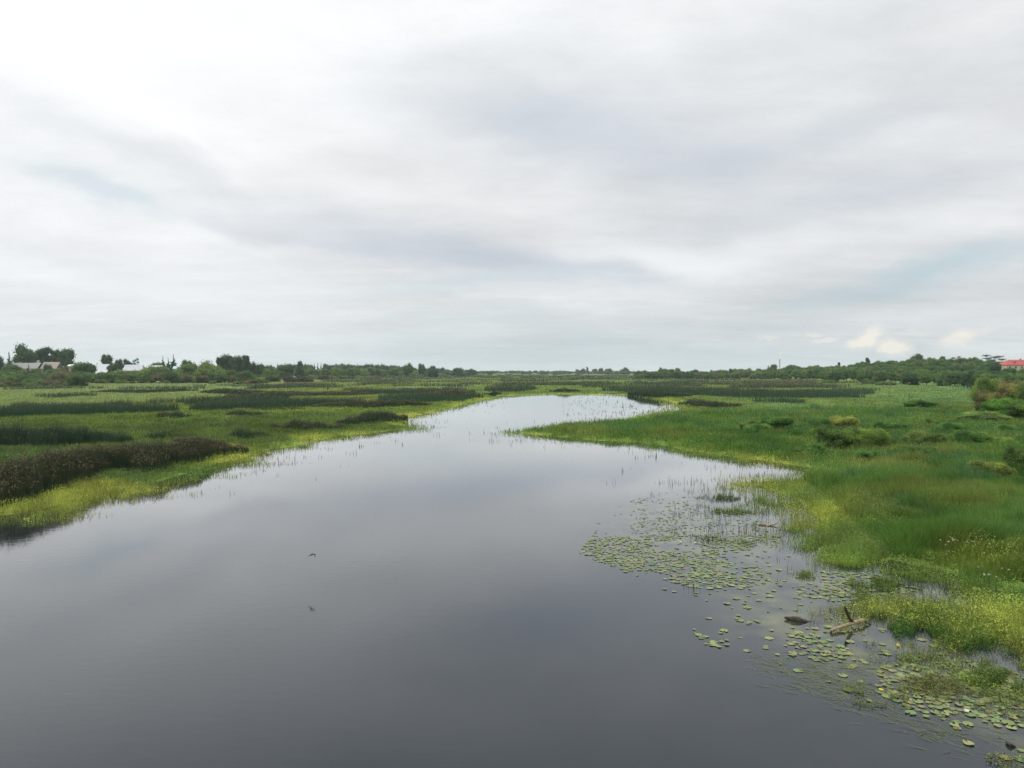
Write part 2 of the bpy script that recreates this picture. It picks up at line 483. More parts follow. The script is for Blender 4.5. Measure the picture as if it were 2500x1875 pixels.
L(p.outputs[0], o_.inputs[0])

PADZ = [(1415, 1352), (1435, 1320), (1470, 1240), (1640, 1195), (1800, 1240), (1900, 1290), (1945, 1392), (2130, 1398), (2250, 1440), (2080, 1475), (2144, 1532), (2280, 1570),
    (2400, 1600), (2510, 1655), (2900, 1800), (2900, 2100), (2440, 2000), (2390, 1850), (2250, 1755), (2080, 1705), (1930, 1640), (1830, 1590), (1690, 1580), (1700, 1480), (1560, 1410)]
x, y, f = polar(300, 420, 3, 2600, -80, 80)
px, py = chart(x, y)
sd = signed(x, y, px, py)
wc = np.zeros((len(x), 3))
n = fbm(x / 14, y / 20, 55, 3)
wc[:, 0] = smooth(2, 16, -sd + 12 * (n - .5)) * (.65 + .7 * fbm(x / 30, y / 60, 58, 3))
wc[:, 1] = inpoly(px, py, PADZ) * smooth(0, 3, polydist(x, y, list(zip(*ground([q[0] for q in PADZ], [q[1] for q in PADZ]))))) * 1.0 + smooth(-4, 0, sd) * .4
wc[:, 0] += .9 * smooth(420, 120, px) * smooth(1200, 1230, py) * smooth(1450, 1380, py)
wc = np.clip(wc, 0, 1)
w = tag(add('water', mesh_np('water', np.stack([x, y, np.zeros_like(x)], 1), f, wc), wmx, smoothed=True), kind='structure')

# ------------------------------------------------------------------ ground cover made of single blades
def sample(n, pxr, pyr, power=1.0):
    u = RNG.random(n) * (pxr[1] - pxr[0]) + pxr[0]
    v = pyr[0] + (pyr[1] - pyr[0]) * RNG.random(n) ** power
    x, y = ground(u, v)
    return x, y, u, v


def blades(x, y, z, h, w_, lean, c0, c1=None):
    n = len(x); th = RNG.random(n) * math.pi
    bx, by = np.cos(th) * w_ / 2, np.sin(th) * w_ / 2
    la = RNG.random(n) * 2 * math.pi
    lx = np.cos(la) * lean[0] + lean[1]; ly = np.sin(la) * lean[0] + lean[2]
    V = np.empty((n, 3, 3), np.float32)
    V[:, 0] = np.stack([x - bx, y - by, z], 1); V[:, 1] = np.stack([x + bx, y + by, z], 1)
    V[:, 2] = np.stack([x + lx * h, y + ly * h, z + h], 1)
    C = np.empty((n, 3, 3), np.float32); C[:, 0] = c0; C[:, 1] = c0; C[:, 2] = c0 if c1 is None else c1
    return V.reshape(-1, 3), np.arange(3 * n).reshape(-1, 3), C.reshape(-1, 3)


def leaves(x, y, z, s, c0, tilt=.6):
    """small leaf blades lying at random tilts"""
    n = len(x); th = RNG.random(n) * 2 * math.pi
    a = np.stack([np.cos(th), np.sin(th), (RNG.random(n) - .3) * tilt * 2], 1)
    b = np.stack([-np.sin(th), np.cos(th), (RNG.random(n) - .5) * tilt], 1) * .28
    P = np.stack([x, y, z], 1); s = s[:, None]
    V = np.stack([P - a * s * .5, P + b * s, P + a * s * .5, P - b * s], 1)
    C = np.repeat(c0[:, None], 4, 1)
    return V.reshape(-1, 3), np.arange(4 * n).reshape(-1, 4), C.reshape(-1, 3)


def tovar(c, a=.25):
    v = 1 + (RNG.random(len(c)) - .5) * 2 * a
    hue = (RNG.random(len(c)) - .5) * .25
    c = c * v[:, None]
    c[:, 0] *= 1 + hue
    return c


PR = (-350, 3050)
# marsh and meadow blades
x, y, px, py = sample(1750000, PR, (914, 1750), 1.7)
sd = signed(x, y, px, py)
k = sd > .2
x, y, px, py, sd = (a[k] for a in (x, y, px, py, sd))
pool = pools(x, y, sd, px, py)
k = pool < .3 + .4 * RNG.random(len(x))
x, y, px, py, sd = (a[k] for a in (x, y, px, py, sd))
gz = np.maximum(heights(x, y, sd, px, py), -.02)
inG = inpoly(px, py, GPOLY)
d = np.hypot(x, y)
n2_ = fbm(x / 5, y / 5, 9, 3)
edge = smooth(7, 2.5, sd + 4 * (n2_ - .5))
hh = np.where(inG, .75, .42) * (1 - .45 * edge)
hh = hh * (-.15 + 1.95 * fbm(x / 1.5, y / 1.5, 61, 3) + .35 * RNG.random(len(x)))
hh = hh * np.where(d > 300, .9, 1)
ww = np.maximum(.020, d * .00085) * (.7 + .8 * RNG.random(len(x)))
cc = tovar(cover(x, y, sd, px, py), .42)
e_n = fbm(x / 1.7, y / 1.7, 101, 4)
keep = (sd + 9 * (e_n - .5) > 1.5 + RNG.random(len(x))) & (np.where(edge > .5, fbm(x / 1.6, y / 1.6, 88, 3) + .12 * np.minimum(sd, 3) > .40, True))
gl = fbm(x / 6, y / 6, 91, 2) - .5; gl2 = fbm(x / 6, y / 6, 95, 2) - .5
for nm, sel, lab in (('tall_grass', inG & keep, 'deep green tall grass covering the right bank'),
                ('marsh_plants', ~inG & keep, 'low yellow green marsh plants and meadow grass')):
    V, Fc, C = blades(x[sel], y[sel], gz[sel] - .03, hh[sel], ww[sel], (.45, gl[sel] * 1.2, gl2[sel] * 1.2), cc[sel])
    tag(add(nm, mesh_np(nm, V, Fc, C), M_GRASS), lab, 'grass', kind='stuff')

# broad leaved herbs standing between the tall grass
x, y, px, py = sample(420000, PR, (985, 1640), 1.3)
sd = signed(x, y, px, py); d = np.hypot(x, y)
hn = fbm(x / 1.8, y / 1.8, 64, 3); hn2 = fbm(x / 7, y / 7, 66, 2)
k = (sd > 1) & (px > 1230) & (d < 190) & (hn * .6 + hn2 * .4 > .46)
x, y, px, py, sd, d, hn = (a[k] for a in (x, y, px, py, sd, d, hn))
cc = tovar(cover(x, y, sd, px, py) * 1.25, .35)
inG = inpoly(px, py, GPOLY)
top = np.where(inG, .95, .5) * smooth(.35, .75, hn) * 1.1
V1, F1, C1 = leaves(x, y, heights(x, y, sd, px, py) + top * (.45 + .6 * RNG.random(len(x))), np.maximum(.07, d * .0016) * (.7 + .6 * RNG.random(len(x))), cc)
tag(add('tall_herbs', mesh_np('tall_herbs', V1, F1, C1), M_GRASS), 'leafy herbs growing up through the tall grass of the right bank', 'herbs', kind='stuff')

# leafy bright fringe standing in the shallows, thinning out into the water
x, y, px, py = sample(850000, PR, (955, 2050), 1.15)
sd = signed(x, y, px, py)
d = np.hypot(x, y)
inG = inpoly(px, py, GPOLY)
nn = fbm(x / 1.7, y / 1.7, 101, 4); nb = fbm(x / 6, y / 6, 103, 2)
lim = np.where(inG, .8, 6.5)
dens = smooth(-2.0, 1.6, sd + 7.0 * (nn - .5) + 3 * (nb - .5) - .3) * smooth(lim + 3, lim, sd)
k = RNG.random(len(x)) < dens
k &= (sd > .3) | (nn > .53)
x, y, px, py, sd, d, nn = (a[k] for a in (x, y, px, py, sd, d, nn))
z0 = np.maximum(heights(x, y, sd, px, py), 0)
top = (.10 + .40 * smooth(-1.5, 2.5, sd) + .25 * (nn - .4))
cc = tovar(cover(x, y, np.maximum(sd, 0), px, py), .3)
h2 = RNG.random(len(x))
s = np.maximum(.055, d * .0016) * (.7 + .6 * RNG.random(len(x)))
V1, F1, C1 = leaves(x, y, z0 + top * h2, s, cc)
tag(add('shore_plants', mesh_np('shore_plants', V1, F1, C1), M_GRASS), 'bright yellow green leafy plants fringing the river edge', 'plants', kind='stuff')
k = RNG.random(len(x)) < .45
hs = (top[k] * (.7 + .8 * RNG.random(k.sum())) + .08)
V, Fc, C = blades(x[k] + RNG.normal(0, .05, k.sum()), y[k], z0[k] - .03, hs, np.maximum(.012, d[k] * .0006), (.3, 0, 0), cc[k] * .8)
tag(add('shore_grass', mesh_np('shore_grass', V, Fc, C), M_GRASS), 'thin green grass stems rising out of the shallows', 'grass', kind='stuff')

# sparse dark stems and clumps farther out in the water
x, y, px, py = sample(240000, PR, (960, 1700), 1.3)
sd = signed(x, y, px, py); d = np.hypot(x, y)
cl = fbm(x / 2.3, y / 2.3, 131, 3)
k = (py < 1480) & ((px > 1300) | (py < 1250)) & (sd < .5) & (sd > -9) & (cl > .62 - .0 + .012 * np.abs(sd)) & (RNG.random(len(x)) < .35)
# more stems in front of the far right marsh
ux = smooth(1300, 1500, px) * (py < 1035) * (py > 968) * (px < 1640)
k |= (sd < 0) & (sd > -60) & (ux > .3) & (cl > .565) & (RNG.random(len(x)) < .6)
x, y, d, cl = (a[k] for a in (x, y, d, cl))
n_ = len(x)
cc = tovar(np.tile(np.array([.05, .075, .03]), (n_, 1)), .3)
V, Fc, C = blades(x, y, np.full(n_, -.05), (.18 + .5 * RNG.random(n_) ** 2), np.maximum(.012, d * .0006), (.15, 0, 0), cc)
tag(add('water_stems', mesh_np('water_stems', V, Fc, C), M_GRASS), 'scattered dark thin stems standing out of the open water', 'stems', kind='stuff')

# ------------------------------------------------------------------ reeds
STEM = np.array([.042, .090, .058]); STEM2 = np.array([.036, .080, .030]); HEAD = np.array([.110, .088, .040])


def reeds(x, y, z, h, brown, d, dens_w=1.0):
    n = len(x)
    w_ = np.maximum(.028, d * .00055) * dens_w * (.7 + .6 * RNG.random(n))
    hv = h * (.78 + .36 * RNG.random(n) ** .7)
    t = RNG.random((n, 1))
    c0 = tovar(STEM * t + STEM2 * (1 - t), .3)
    c1 = c0 * (1 - brown[:, None] * .45) + HEAD * brown[:, None] * .45
    V, Fc, C = blades(x, y, z - .05, hv, w_ * 1.3, (.10, .03, 0), c0, c1)
    # flower heads: small brown tufts near the tips
    k = RNG.random(n) < brown * .6
    m = k.sum()
    if m:
        hs = np.maximum(.08, d[k] * .0011) * (.7 + .7 * RNG.random(m))
        hc = tovar(np.tile(HEAD, (m, 1)), .35)
        V2, F2, C2 = leaves(x[k] + RNG.normal(0, .06, m), y[k] + RNG.normal(0, .06, m), z[k] + hv[k] * (.72 + .28 * RNG.random(m)), hs * 1.3, hc, 1.2)
        # quads -> two triangles
        F2 = np.concatenate([F2[:, [0, 1, 2]], F2[:, [0, 2, 3]]]) + len(V)
        V = np.concatenate([V, V2]); C = np.concatenate([C, C2]); Fc = np.concatenate([Fc, F2])
    return V, Fc, C


def reed_bed(front, top_py, thick, label, brown=.5, h=None, per=1.0, name='reed_bed'):
    """front: chart points of the bed's near edge; thickness in metres"""
    fx, fy = ground([p[0] for p in front], [p[1] for p in front])
    seg = np.hypot(np.diff(fx), np.diff(fy)); cum = np.concatenate([[0], np.cumsum(seg)]); Ltot = cum[-1]
    dm = float(np.mean(fy))
    if h is None:
        bm = float(np.mean([p[1] for p in front])); thick = min(thick, Ltot * .45)
        for _ in range(12):
            h = 8 - (top_py - HOR) / F * (dm + thick)
            if h >= 1.15: break
            thick *= .7
        h = max(h, .95)
    area = Ltot * thick
    n = int(min(90000, area * per * np.clip(30000 / dm ** 1.28, 12, 190)))
    u = RNG.random(n); v = RNG.random(n)
    s = u * Ltot
    endr = np.clip(np.minimum(s, Ltot - s) / max(thick * .9, .8), 0, 1) ** .5
    xx = np.interp(s, cum, fx); yy = np.interp(s, cum, fy)
    wob = (fbm(s / 3.0 + dm, s * 0 + dm, 7, 3) - .5)
    off = thick * (.5 + (v - .5) * endr) + wob * min(thick * .6, 2.5)
    # push straight back, away from the camera
    r = np.hypot(xx, yy); xx = xx + xx / r * off; yy = yy + yy / r * off
    rim = np.minimum(np.minimum(v, 1 - v) * 2 + .25, 1) * np.clip((np.minimum(s, Ltot - s) + 6 * (fbm(xx / 2, yy / 2, 43, 2) - .5)) / max(thick * 1.6, 1.5, Ltot * .20) + .03, 0, 1)
    keepn = fbm(xx / 1.3, yy / 1.3, 19, 3) > .50 - .36 * rim
    xx, yy, u, rim = xx[keepn], yy[keepn], u[keepn], rim[keepn]
    hh_ = np.full(len(xx), 0.0) + (np.interp(u, [0, 1], h) if isinstance(h, (tuple, list)) else h)
    hh_ = hh_ * (.85 + .45 * fbm(xx / 2.5, yy / 2.5, 23, 3)) * (.38 + .68 * rim)
    cx, cy = float(np.mean(fx)), float(np.mean(fy))
    z = np.zeros(len(xx))
    V, Fc, C = reeds(xx - cx, yy - cy, z, hh_, np.full(len(xx), brown) * (.5 + fbm(xx / 8, yy / 8, 29, 2)), np.hypot(xx, yy))
    o = add(name, mesh_np(name, V, Fc, C), M_REED, loc=(cx, cy, 0))
    tag(o, label, 'reeds', 'reed beds in the marsh left of the river' if front[0][0] < 1230 else 'reed beds in the marsh right of the river')
    return o


reed_bed([(-420, 1320), (-150, 1275), (0, 1246), (95, 1222), (180, 1190), (225, 1180), (245, 1168), (380, 1157), (443, 1141), (522, 1123), (612, 1111)], 0, 5.5,
    'largest and nearest reed bed, brown topped with a dark front, behind the yellow green fringe', .8, (2.35, 1.6), 1.5)
reed_bed([(-330, 1105), (0, 1100), (150, 1096), (338, 1088)], 1035, 5, 'long grey green reed bed directly behind the big brown topped one, at the left edge', .25, 2.2)
reed_bed([(340, 1078), (420, 1078), (484, 1074)], 1050, 4, 'short green reed bed at the right end of the long grey green one', .2)
reed_bed([(552, 1073), (600, 1078), (661, 1072)], 1046, 4, 'dark green reed bed just above the right end of the big brown topped bed', .2)
reed_bed([(383, 1023), (430, 1025), (490, 1022)], 999, 6, 'isolated dark oval reed island in the left meadow with a trimmed front', .3)
reed_bed([(316, 989), (370, 991), (433, 989)], 979, 6, 'left one of two low flat sedge beds lying side by side on the left meadow', .1)
reed_bed([(449, 990), (500, 992), (554, 990)], 978, 6, 'right one of two low flat sedge beds lying side by side on the left meadow', .1)
reed_bed([(544, 1017), (600, 1019), (655, 1016)], 999, 6, 'dark reed island right of the isolated oval one', .3)
reed_bed([(471, 974), (540, 976), (620, 973)], 966, 6, 'thin dark reed strip behind the two flat sedge beds', .2)
reed_bed([(221, 959), (350, 961), (485, 955)], 949, 8, 'long thin dark green strip across the far left meadow', .1)
reed_bed([(-40, 1028), (40, 1030), (89, 1028)], 1015, 4, 'small reed patch at the left edge of the marsh above the grey green bed', .1)
reed_bed([(177, 1010), (220, 1012), (263, 1009)], 1001, 3, 'faint low reed patch left of the oval reed island', .1)
reed_bed([(487, 961), (600, 966), (700, 964)], 950, 8, 'broad dark reed strip left of centre below the brown bushes', .3)
reed_bed([(588, 984), (650, 987), (720, 984)], 972, 7, 'brownish reed bed above the dark island, left of centre', .6)
reed_bed([(662, 1050), (740, 1055), (847, 1052)], 1024, 4, 'near dark reed bed facing the river left of the small pool shore', .5)
reed_bed([(820, 1046), (900, 1038), (995, 1028)], 1003, 5, 'slanting reed bed whose right end stands in the river shallows', .4)
reed_bed([(685, 1022), (800, 1023), (945, 1018)], 1005, 5, 'long brown topped reed bed just behind the slanting riverside bed', .7)
reed_bed([(761, 997), (900, 998), (1056, 993)], 976, 6, 'longest reed band left of the river, reaching the shallows at its right end', .6)
reed_bed([(600, 1003), (680, 1004), (761, 1002)], 989, 6, 'reed bed at the left end of the longest band', .4)
reed_bed([(560, 1019), (610, 1020), (657, 1018)], 1006, 4, 'small dark reed clump left of the brown topped riverside bed', .3)
reed_bed([(682, 985), (790, 987), (900, 984)], 974, 7, 'reed band between the longest band and the yellow green strip', .5)
reed_bed([(1021, 969), (1100, 971), (1173, 968)], 953, 8, 'brownish reed bed close to the left end of the far open water', .6)
reed_bed([(1182, 965), (1205, 966), (1226, 964)], 952, 6, 'small blue green reed clump at the corner of the far open water', .1)
reed_bed([(600, 966), (760, 969), (916, 965)], 955, 8, 'long dark reed band below the pale pools in the left marsh', .5)
reed_bed([(942, 957), (1020, 958), (1090, 956)], 948, 8, 'narrow green reed strip behind the yellow green clearing', .2)
reed_bed([(1339, 958), (1380, 959), (1418, 958)], 945, 8, 'dark reed clump directly behind the far edge of the open water', .2)
reed_bed([(1532, 966), (1610, 973), (1690, 970)], 951, 8, 'broad uneven reed bed at the right corner of the far open water', .15, per=.45)
reed_bed([(1656, 990), (1730, 999), (1811, 996)], 976, 6, 'isolated blue green reed bed nearest the river on the right marsh', .3)
reed_bed([(1687, 966), (1800, 969), (1960, 966)], 952, 9, 'long dark reed band on the right marsh with a purple brown back', .5)
reed_bed([(1846, 960), (1940, 962), (2029, 960)], 951, 9, 'straight dark reed band right of the long purple brown one', .4)
reed_bed([(2034, 959), (2070, 961), (2100, 959)], 953, 5, 'small dark reed patch alone on the right meadow, leftmost of two', .1)
reed_bed([(2138, 969), (2190, 971), (2240, 969)], 961, 5, 'small dark reed patch alone on the right meadow, in front of the wooded slope', .1)
reed_bed([(1592, 1030), (1625, 1033), (1659, 1031)], 1013, 4, 'dark bluish tuft of tall sedge on the green spit right of the river', .1)
reed_bed([(1684, 1030), (1730, 1031), (1779, 1029)], 1016, 4, 'low dark sedge strip beside the bluish tuft on the right bank', .0)
o = reed_bed([(869, 1091), (878, 1092), (887, 1091)], 0, 0.7, 'small isolated tuft of thin reeds standing in open water near the left shore', .0, .5, .22, 'reed_tuft')
o['category'] = 'reed tuft'; del o['group']

# countless small far reed patches
x, y, px, py = sample(700000, PR, (915, 1035), 1.1)
sd = signed(x, y, px, py); d = np.hypot(x, y)
m1 = fbm(x / 24, y / 34, 201, 3); m2 = fbm(x / 110, y / 160, 207, 2)
cen = smooth(2350, 1900, px) * np.where(inpoly(px, py, LMEAD), .0, 1)
inl = np.clip(smooth(380, 760, px + 500 * (m2 - .5)), 0, 1) * smooth(1180, 1100, px)
thr = .53 - .10 * (m2 - .4) + .10 * smooth(300, 130, d) * (1 - inl) + .022 * inl + .20 * (1 - cen)
k = (sd > np.where((px > 1450) & (px < 1720), 14, 6)) & (m1 > thr) & (d > 155 + 60 * (m2 - .4))
k &= rise(x, y) < .6
x, y, d, m1 = (a[k] for a in (x, y, d, m1))
hb = 1.3 + 1.2 * fbm(x / 60, y / 60, 211, 2)
bw = .08 + .55 * smooth(.4, .65, fbm(x / 90, y / 90, 217, 2))
V, Fc, C = reeds(x, y, np.zeros(len(x)), hb, bw, d)
tag(add('reeds', mesh_np('reeds', V, Fc, C), M_REED), 'countless small dark reed patches across the far marsh', 'reeds', kind='stuff')

# ------------------------------------------------------------------ trees and shrubs
def lobes_broad(n, rx, rz, z0, zc, seed, spread=.62, rr=(.34, .5)):
    rg = np.random.default_rng(seed); out = [(0, 0, zc, rx * .62, rz * .66)]
    for i in range(n):
        a = i * 2.4 + rg.random(); e = (rg.random() * 1.7 - .75)
        k = spread * (.75 + .35 * rg.random())
        r = rx * (rr[0] + (rr[1] - rr[0]) * rg.random())
        out.append((math.cos(a) * math.cos(e) * rx * k, math.sin(a) * math.cos(e) * rx * k, zc + math.sin(e) * rz * k * 1.15, r, r * (.8 + .25 * rg.random()) * min(1, max(rz / rx, .75))))
    return out


def crown_mesh(name, lobes, nleaf, size, seed, droop=0.0, core=.80, asp=1.0):
    """leafy crown of unit-ish size: many small leaf clumps on lumpy boughs, over a dark solid core added to block light"""
    rg = np.random.default_rng(seed)
    L_ = np.array(lobes); wts = L_[:, 3] ** 2; wts = wts / wts.sum()
    idx = rg.choice(len(L_), nleaf, p=wts)
    v = rg.normal(size=(nleaf, 3)); v /= np.linalg.norm(v, axis=1)[:, None]
    v[:, 2] = np.where(v[:, 2] < -.35, -v[:, 2] * .6, v[:, 2]); 
    rad = .74 + .42 * rg.random(nleaf) ** 1.3 + .30 * (rg.random(nleaf) < .12) * rg.random(nleaf)
    # sub clumps give the boughs a broken outline
    sub = fbm(v[:, 0] * 2.4 + idx * 3.1, v[:, 1] * 2.4 + v[:, 2] * 1.9 + idx, seed, 3)
    rad = rad * (.62 + .75 * sub)
    P = L_[idx, :3] + v * rad[:, None] * L_[idx][:, [3, 3, 4]]
    P[:, 2] = np.maximum(P[:, 2] - droop * rg.random(nleaf), .01)
    nrm = v + rg.normal(scale=.55, size=v.shape); nrm /= np.linalg.norm(nrm, axis=1)[:, None]
    t = np.cross(nrm, rg.normal(size=v.shape)); t /= np.linalg.norm(t, axis=1)[:, None]
    b = np.cross(nrm, t)
    s = (size * (.55 + .9 * rg.random(nleaf)))[:, None]
    V = np.stack([P - t * s, P - b * s * .55, P + t * s, P + b * s * .55], 1).reshape(-1, 3)
    Fc = np.arange(4 * nleaf).reshape(-1, 4)
    clump = fbm(P[:, 0] * 5, P[:, 1] * 5 + P[:, 2] * 5, seed + 9, 2)
    tone = .40 + 1.2 * clump + .5 * (rg.random(nleaf) - .5)
    c4 = np.stack([tone * (1 + .35 * (clump - .5)), tone, tone * (1 - .3 * (clump - .5))], 1)
    C = np.repeat(c4[:, None], 4, 1).reshape(-1, 3)
    # darkened solid core, added to stop light passing through the crown
    bot = float(P[:, 2].min()); 
    bm = bmesh.new(); bmesh.ops.create_icosphere(bm, subdivisions=2, radius=1)
    iv = np.array([q.co[:] for q in bm.verts]); itri = np.array([[q.index for q in fc.verts] for fc in bm.faces]); bm.free()
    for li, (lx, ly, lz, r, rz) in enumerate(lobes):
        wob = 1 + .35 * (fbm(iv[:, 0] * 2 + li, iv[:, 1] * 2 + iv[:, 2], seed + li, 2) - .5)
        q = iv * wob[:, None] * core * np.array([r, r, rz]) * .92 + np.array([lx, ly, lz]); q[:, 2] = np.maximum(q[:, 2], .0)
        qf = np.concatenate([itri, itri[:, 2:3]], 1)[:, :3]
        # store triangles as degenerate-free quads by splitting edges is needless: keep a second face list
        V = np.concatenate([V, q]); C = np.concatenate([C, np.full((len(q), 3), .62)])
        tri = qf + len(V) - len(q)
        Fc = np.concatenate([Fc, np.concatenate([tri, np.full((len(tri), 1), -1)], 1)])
    hi = np.percentile(V[:, 2], 99.8); half = np.percentile(np.hypot(V[:, 0], V[:, 1]), 97)
    V = V * np.array([.5 / half, .5 / half, 1 / hi])
    NORM[0] = (.5 / half, 1 / hi)
    me = bpy.data.meshes.new(name)
    quads = Fc[Fc[:, 3] >= 0]; tris = Fc[Fc[:, 3] < 0][:, :3]
    me.vertices.add(len(V)); me.vertices.foreach_set('co', V.astype(np.float32).ravel())
    li_ = np.concatenate([quads.ravel(), tris.ravel()]).astype(np.int32)
    me.loops.add(len(li_)); me.loops.foreach_set('vertex_index', li_)
    tot = np.concatenate([np.full(len(quads), 4), np.full(len(tris), 3)]).astype(np.int32)
    st = np.concatenate([[0], np.cumsum(tot)[:-1]]).astype(np.int32)
    me.polygons.add(len(tot)); me.polygons.foreach_set('loop_start', st); me.polygons.foreach_set('loop_total', tot)
    me.update(calc_edges=True)
    a = me.color_attributes.new('tint', 'FLOAT_COLOR', 'POINT')
    cc4 = np.ones((len(V), 4), np.float32); cc4[:, :3] = C; a.data.foreach_set('color', cc4.ravel())
    me.materials.append(M_CROWN)
    return me


NORM = [(1, 1)]


def tube(bm, p0, p1, r0, r1, n=7):
    p0, p1 = Vector(p0), Vector(p1); ax = (p1 - p0).normalized()
    u = ax.orthogonal().normalized(); v = ax.cross(u)
    A_ = [bm.verts.new(p0 + (u * math.cos(2 * math.pi * i / n) + v * math.sin(2 * math.pi * i / n)) * r0) for i in range(n)]
    B_ = [bm.verts.new(p1 + (u * math.cos(2 * math.pi * i / n) + v * math.sin(2 * math.pi * i / n)) * r1) for i in range(n)]
    for i in range(n): bm.faces.new((A_[i], A_[(i + 1) % n], B_[(i + 1) % n], B_[i]))
    bm.faces.new(B_); bm.faces.new(A_[::-1])


def trunk_mesh(name, lobes, top, r):
    bm = bmesh.new(); tube(bm, (0, 0, -.03), (r * .3, 0, top * .5), r, r * .7); tube(bm, (r * .3, 0, top * .49), (0, r * .2, top), r * .7, r * .25)
    for (lx, ly, lz, lr, _) in lobes[1:6]:
        tube(bm, (r * .2, 0, min(top * .45, lz * .6)), (lx * .9, ly * .9, lz), r * .45, r * .12, 5)
    me = bpy.data.meshes.new(name); bm.to_mesh(me); bm.free(); me.materials.append(M_BARK)
    return me


# prototypes: height 1, half width given by lobes (full width about 1 for broad kinds)
PROTO = {}


def proto(kind, variants, fn):
    PROTO[kind] = [fn(i) for i in range(variants)]


def mk(lobes, nleaf, size, seed, top=.7, r=.03, droop=0., core=.8, trunk=True):
    c_ = crown_mesh('crown', lobes, nleaf, size, seed, droop, core); kx, kz = NORM[0]
    return c_, trunk_mesh('trunk', [(a * kx, b_ * kx, c2_ * kz, 0, 0) for a, b_, c2_, _, _ in lobes], top, r)


def dome(n, asp, seed, spread=.62, rr=(.36, .52), up=.5):
    return lobes_broad(n, .5, .5 * asp, 0, up * asp, seed, spread, rr)


proto('round', 5, lambda i: mk(dome(15, (.8, 1.0, .7, .9, 1.1)[i], 40 + i), 4200, .027, 50 + i))
proto('tall', 3, lambda i: mk(dome(16, 1.6, 60 + i, .66, (.40, .58)), 3400, .026, 70 + i, .85, .022))
proto('bush', 4, lambda i: mk(dome(16, .55, 80 + i, .66, (.30, .44), .42), 4200, .026, 90 + i, .5, .02))
proto('sparse', 2, lambda i: mk([(math.cos(j * 2.3) * .26, math.sin(j * 2.3) * .26, .45 + .07 * j, .18, .12) for j in range(8)], 1500, .020, 120 + i, .9, .02, 0, .45))


def conifer_lobes(i, w_=.26):
    rg = np.random.default_rng(300 + i); out = []
    for j in range(13):
        z = .10 + j * .068; r = w_ * (1 - j / 13.5) * (.85 + .3 * rg.random())
        for q in range(3 if j < 8 else 1):
            a = rg.random() * 6.28; out.append((math.cos(a) * r * .45, math.sin(a) * r * .45, z, r * .72, .055))
    out.append((0, 0, .97, .020, .06))
    return out


proto('conifer', 2, lambda i: mk(conifer_lobes(i, .34), 2600, .026, 320 + i, .98, .02, .02, .7))
proto('near_bush', 4, lambda i: mk(dome(30, (.5, .6, .42, .5)[i], 500 + i, .70, (.20, .34), .40), 20000, .014, 520 + i, .4, .015))

tree_rg = random.Random(11)


def plant(kind, x, y, z, w_, h, color, label, cat='tree', group=None, name=None, depth=None):
    crown, trunk = tree_rg.choice(PROTO[kind])
    name = name or {'round': 'broadleaf_tree', 'tall': 'broadleaf_tree', 'bush': 'shrub', 'near_bush': 'shrub', 'sparse': 'sparse_tree', 'conifer': 'conifer_tree'}[kind]
    e = empty(name, (x, y, z - .05)); e.rotation_euler.z = tree_rg.random() * 6.28
    sx_ = w_ * .96
    e.scale = (sx_, sx_, h)
    c = add('crown', crown, parent=e); c.color = (*color, 1)
    if trunk: add('trunk', trunk, parent=e)
    return tag(e, label, cat, group)


def tp(kind, px, top_py, wpx, d, color, label, hfrac=1.0, **kw):
    """tree seen at column px with its top at top_py, wpx wide, standing d metres away on the terrain"""
    P = pt(px, top_py, d)
    gz_ = gz_at(P.x, d)
    h = max(P.z - gz_, 1.0)
    need = {'round': .85, 'tall': 1.3, 'bush': .55, 'conifer': 1.6}.get(kind, .5) * wpx / F * d
    if h < need: gz_ -= need - h; h = need
    return plant(kind, P.x, d, gz_, wpx / F * d, h, color, label, **kw)


def gz_at(x, y):
    xa, ya = np.array([x]), np.array([y]); px, py = chart(xa, ya)
    return float(heights(xa, ya, signed(xa, ya, px, py), px, py)[0])


G1, G2, G3, G4, G5, G6 = (.088, .165, .042), (.125, .21, .052), (.175, .26, .068), (.070, .130, .050), (.19, .26, .08), (.15, .155, .06)
V_ = 'village on the left bank'
# --- left village, back row
tp('round', 60, 838, 58, 640, G4, 'tallest big round lindens crown behind the grey roofs at the far left')
tp('tall', 106, 845, 42, 650, G4, 'tall airy tree between the biggest round tree and the darker pair')
tp('tall', 138, 852, 34, 655, G1, 'lighter tree leaning into the dark round one behind the brown roof')
tp('round', 163, 850, 40, 645, G4, 'dark round tree, rightmost of the tall group behind the village roofs')
tp('conifer', 21, 861, 40, 600, G4, 'pointed spruce near the left edge, left of the big round trees')
tp('round', -4, 869, 30, 600, G4, 'dark treetop cut by the left edge of the picture')
tp('tall', 261, 864, 30, 660, G4, 'loose crowned tree standing behind the first white metal roof')
tp('round', 290, 876, 20, 660, G4, 'small dark tree in the gap between the two white roofs')
tp('round', 311, 875, 24, 665, G4, 'rounded tree top behind the left end of the second white roof')
tp('sparse', 331, 874, 18, 660, G4, 'thin see-through tree behind the second white roof')
tp('conifer', 397, 869, 20, 650, G4, 'narrow dark spruce, leftmost and thinnest of the spruce row')
tp('conifer', 410, 873, 20, 650, G4, 'low spruce in the middle of the dark spruce row')
tp('conifer', 423, 866, 27, 650, G4, 'widest and tallest spruce at the right end of the spruce row')
tp('round', 385, 884, 36, 655, G1, 'low tree mass in front of the left end of the spruce row')
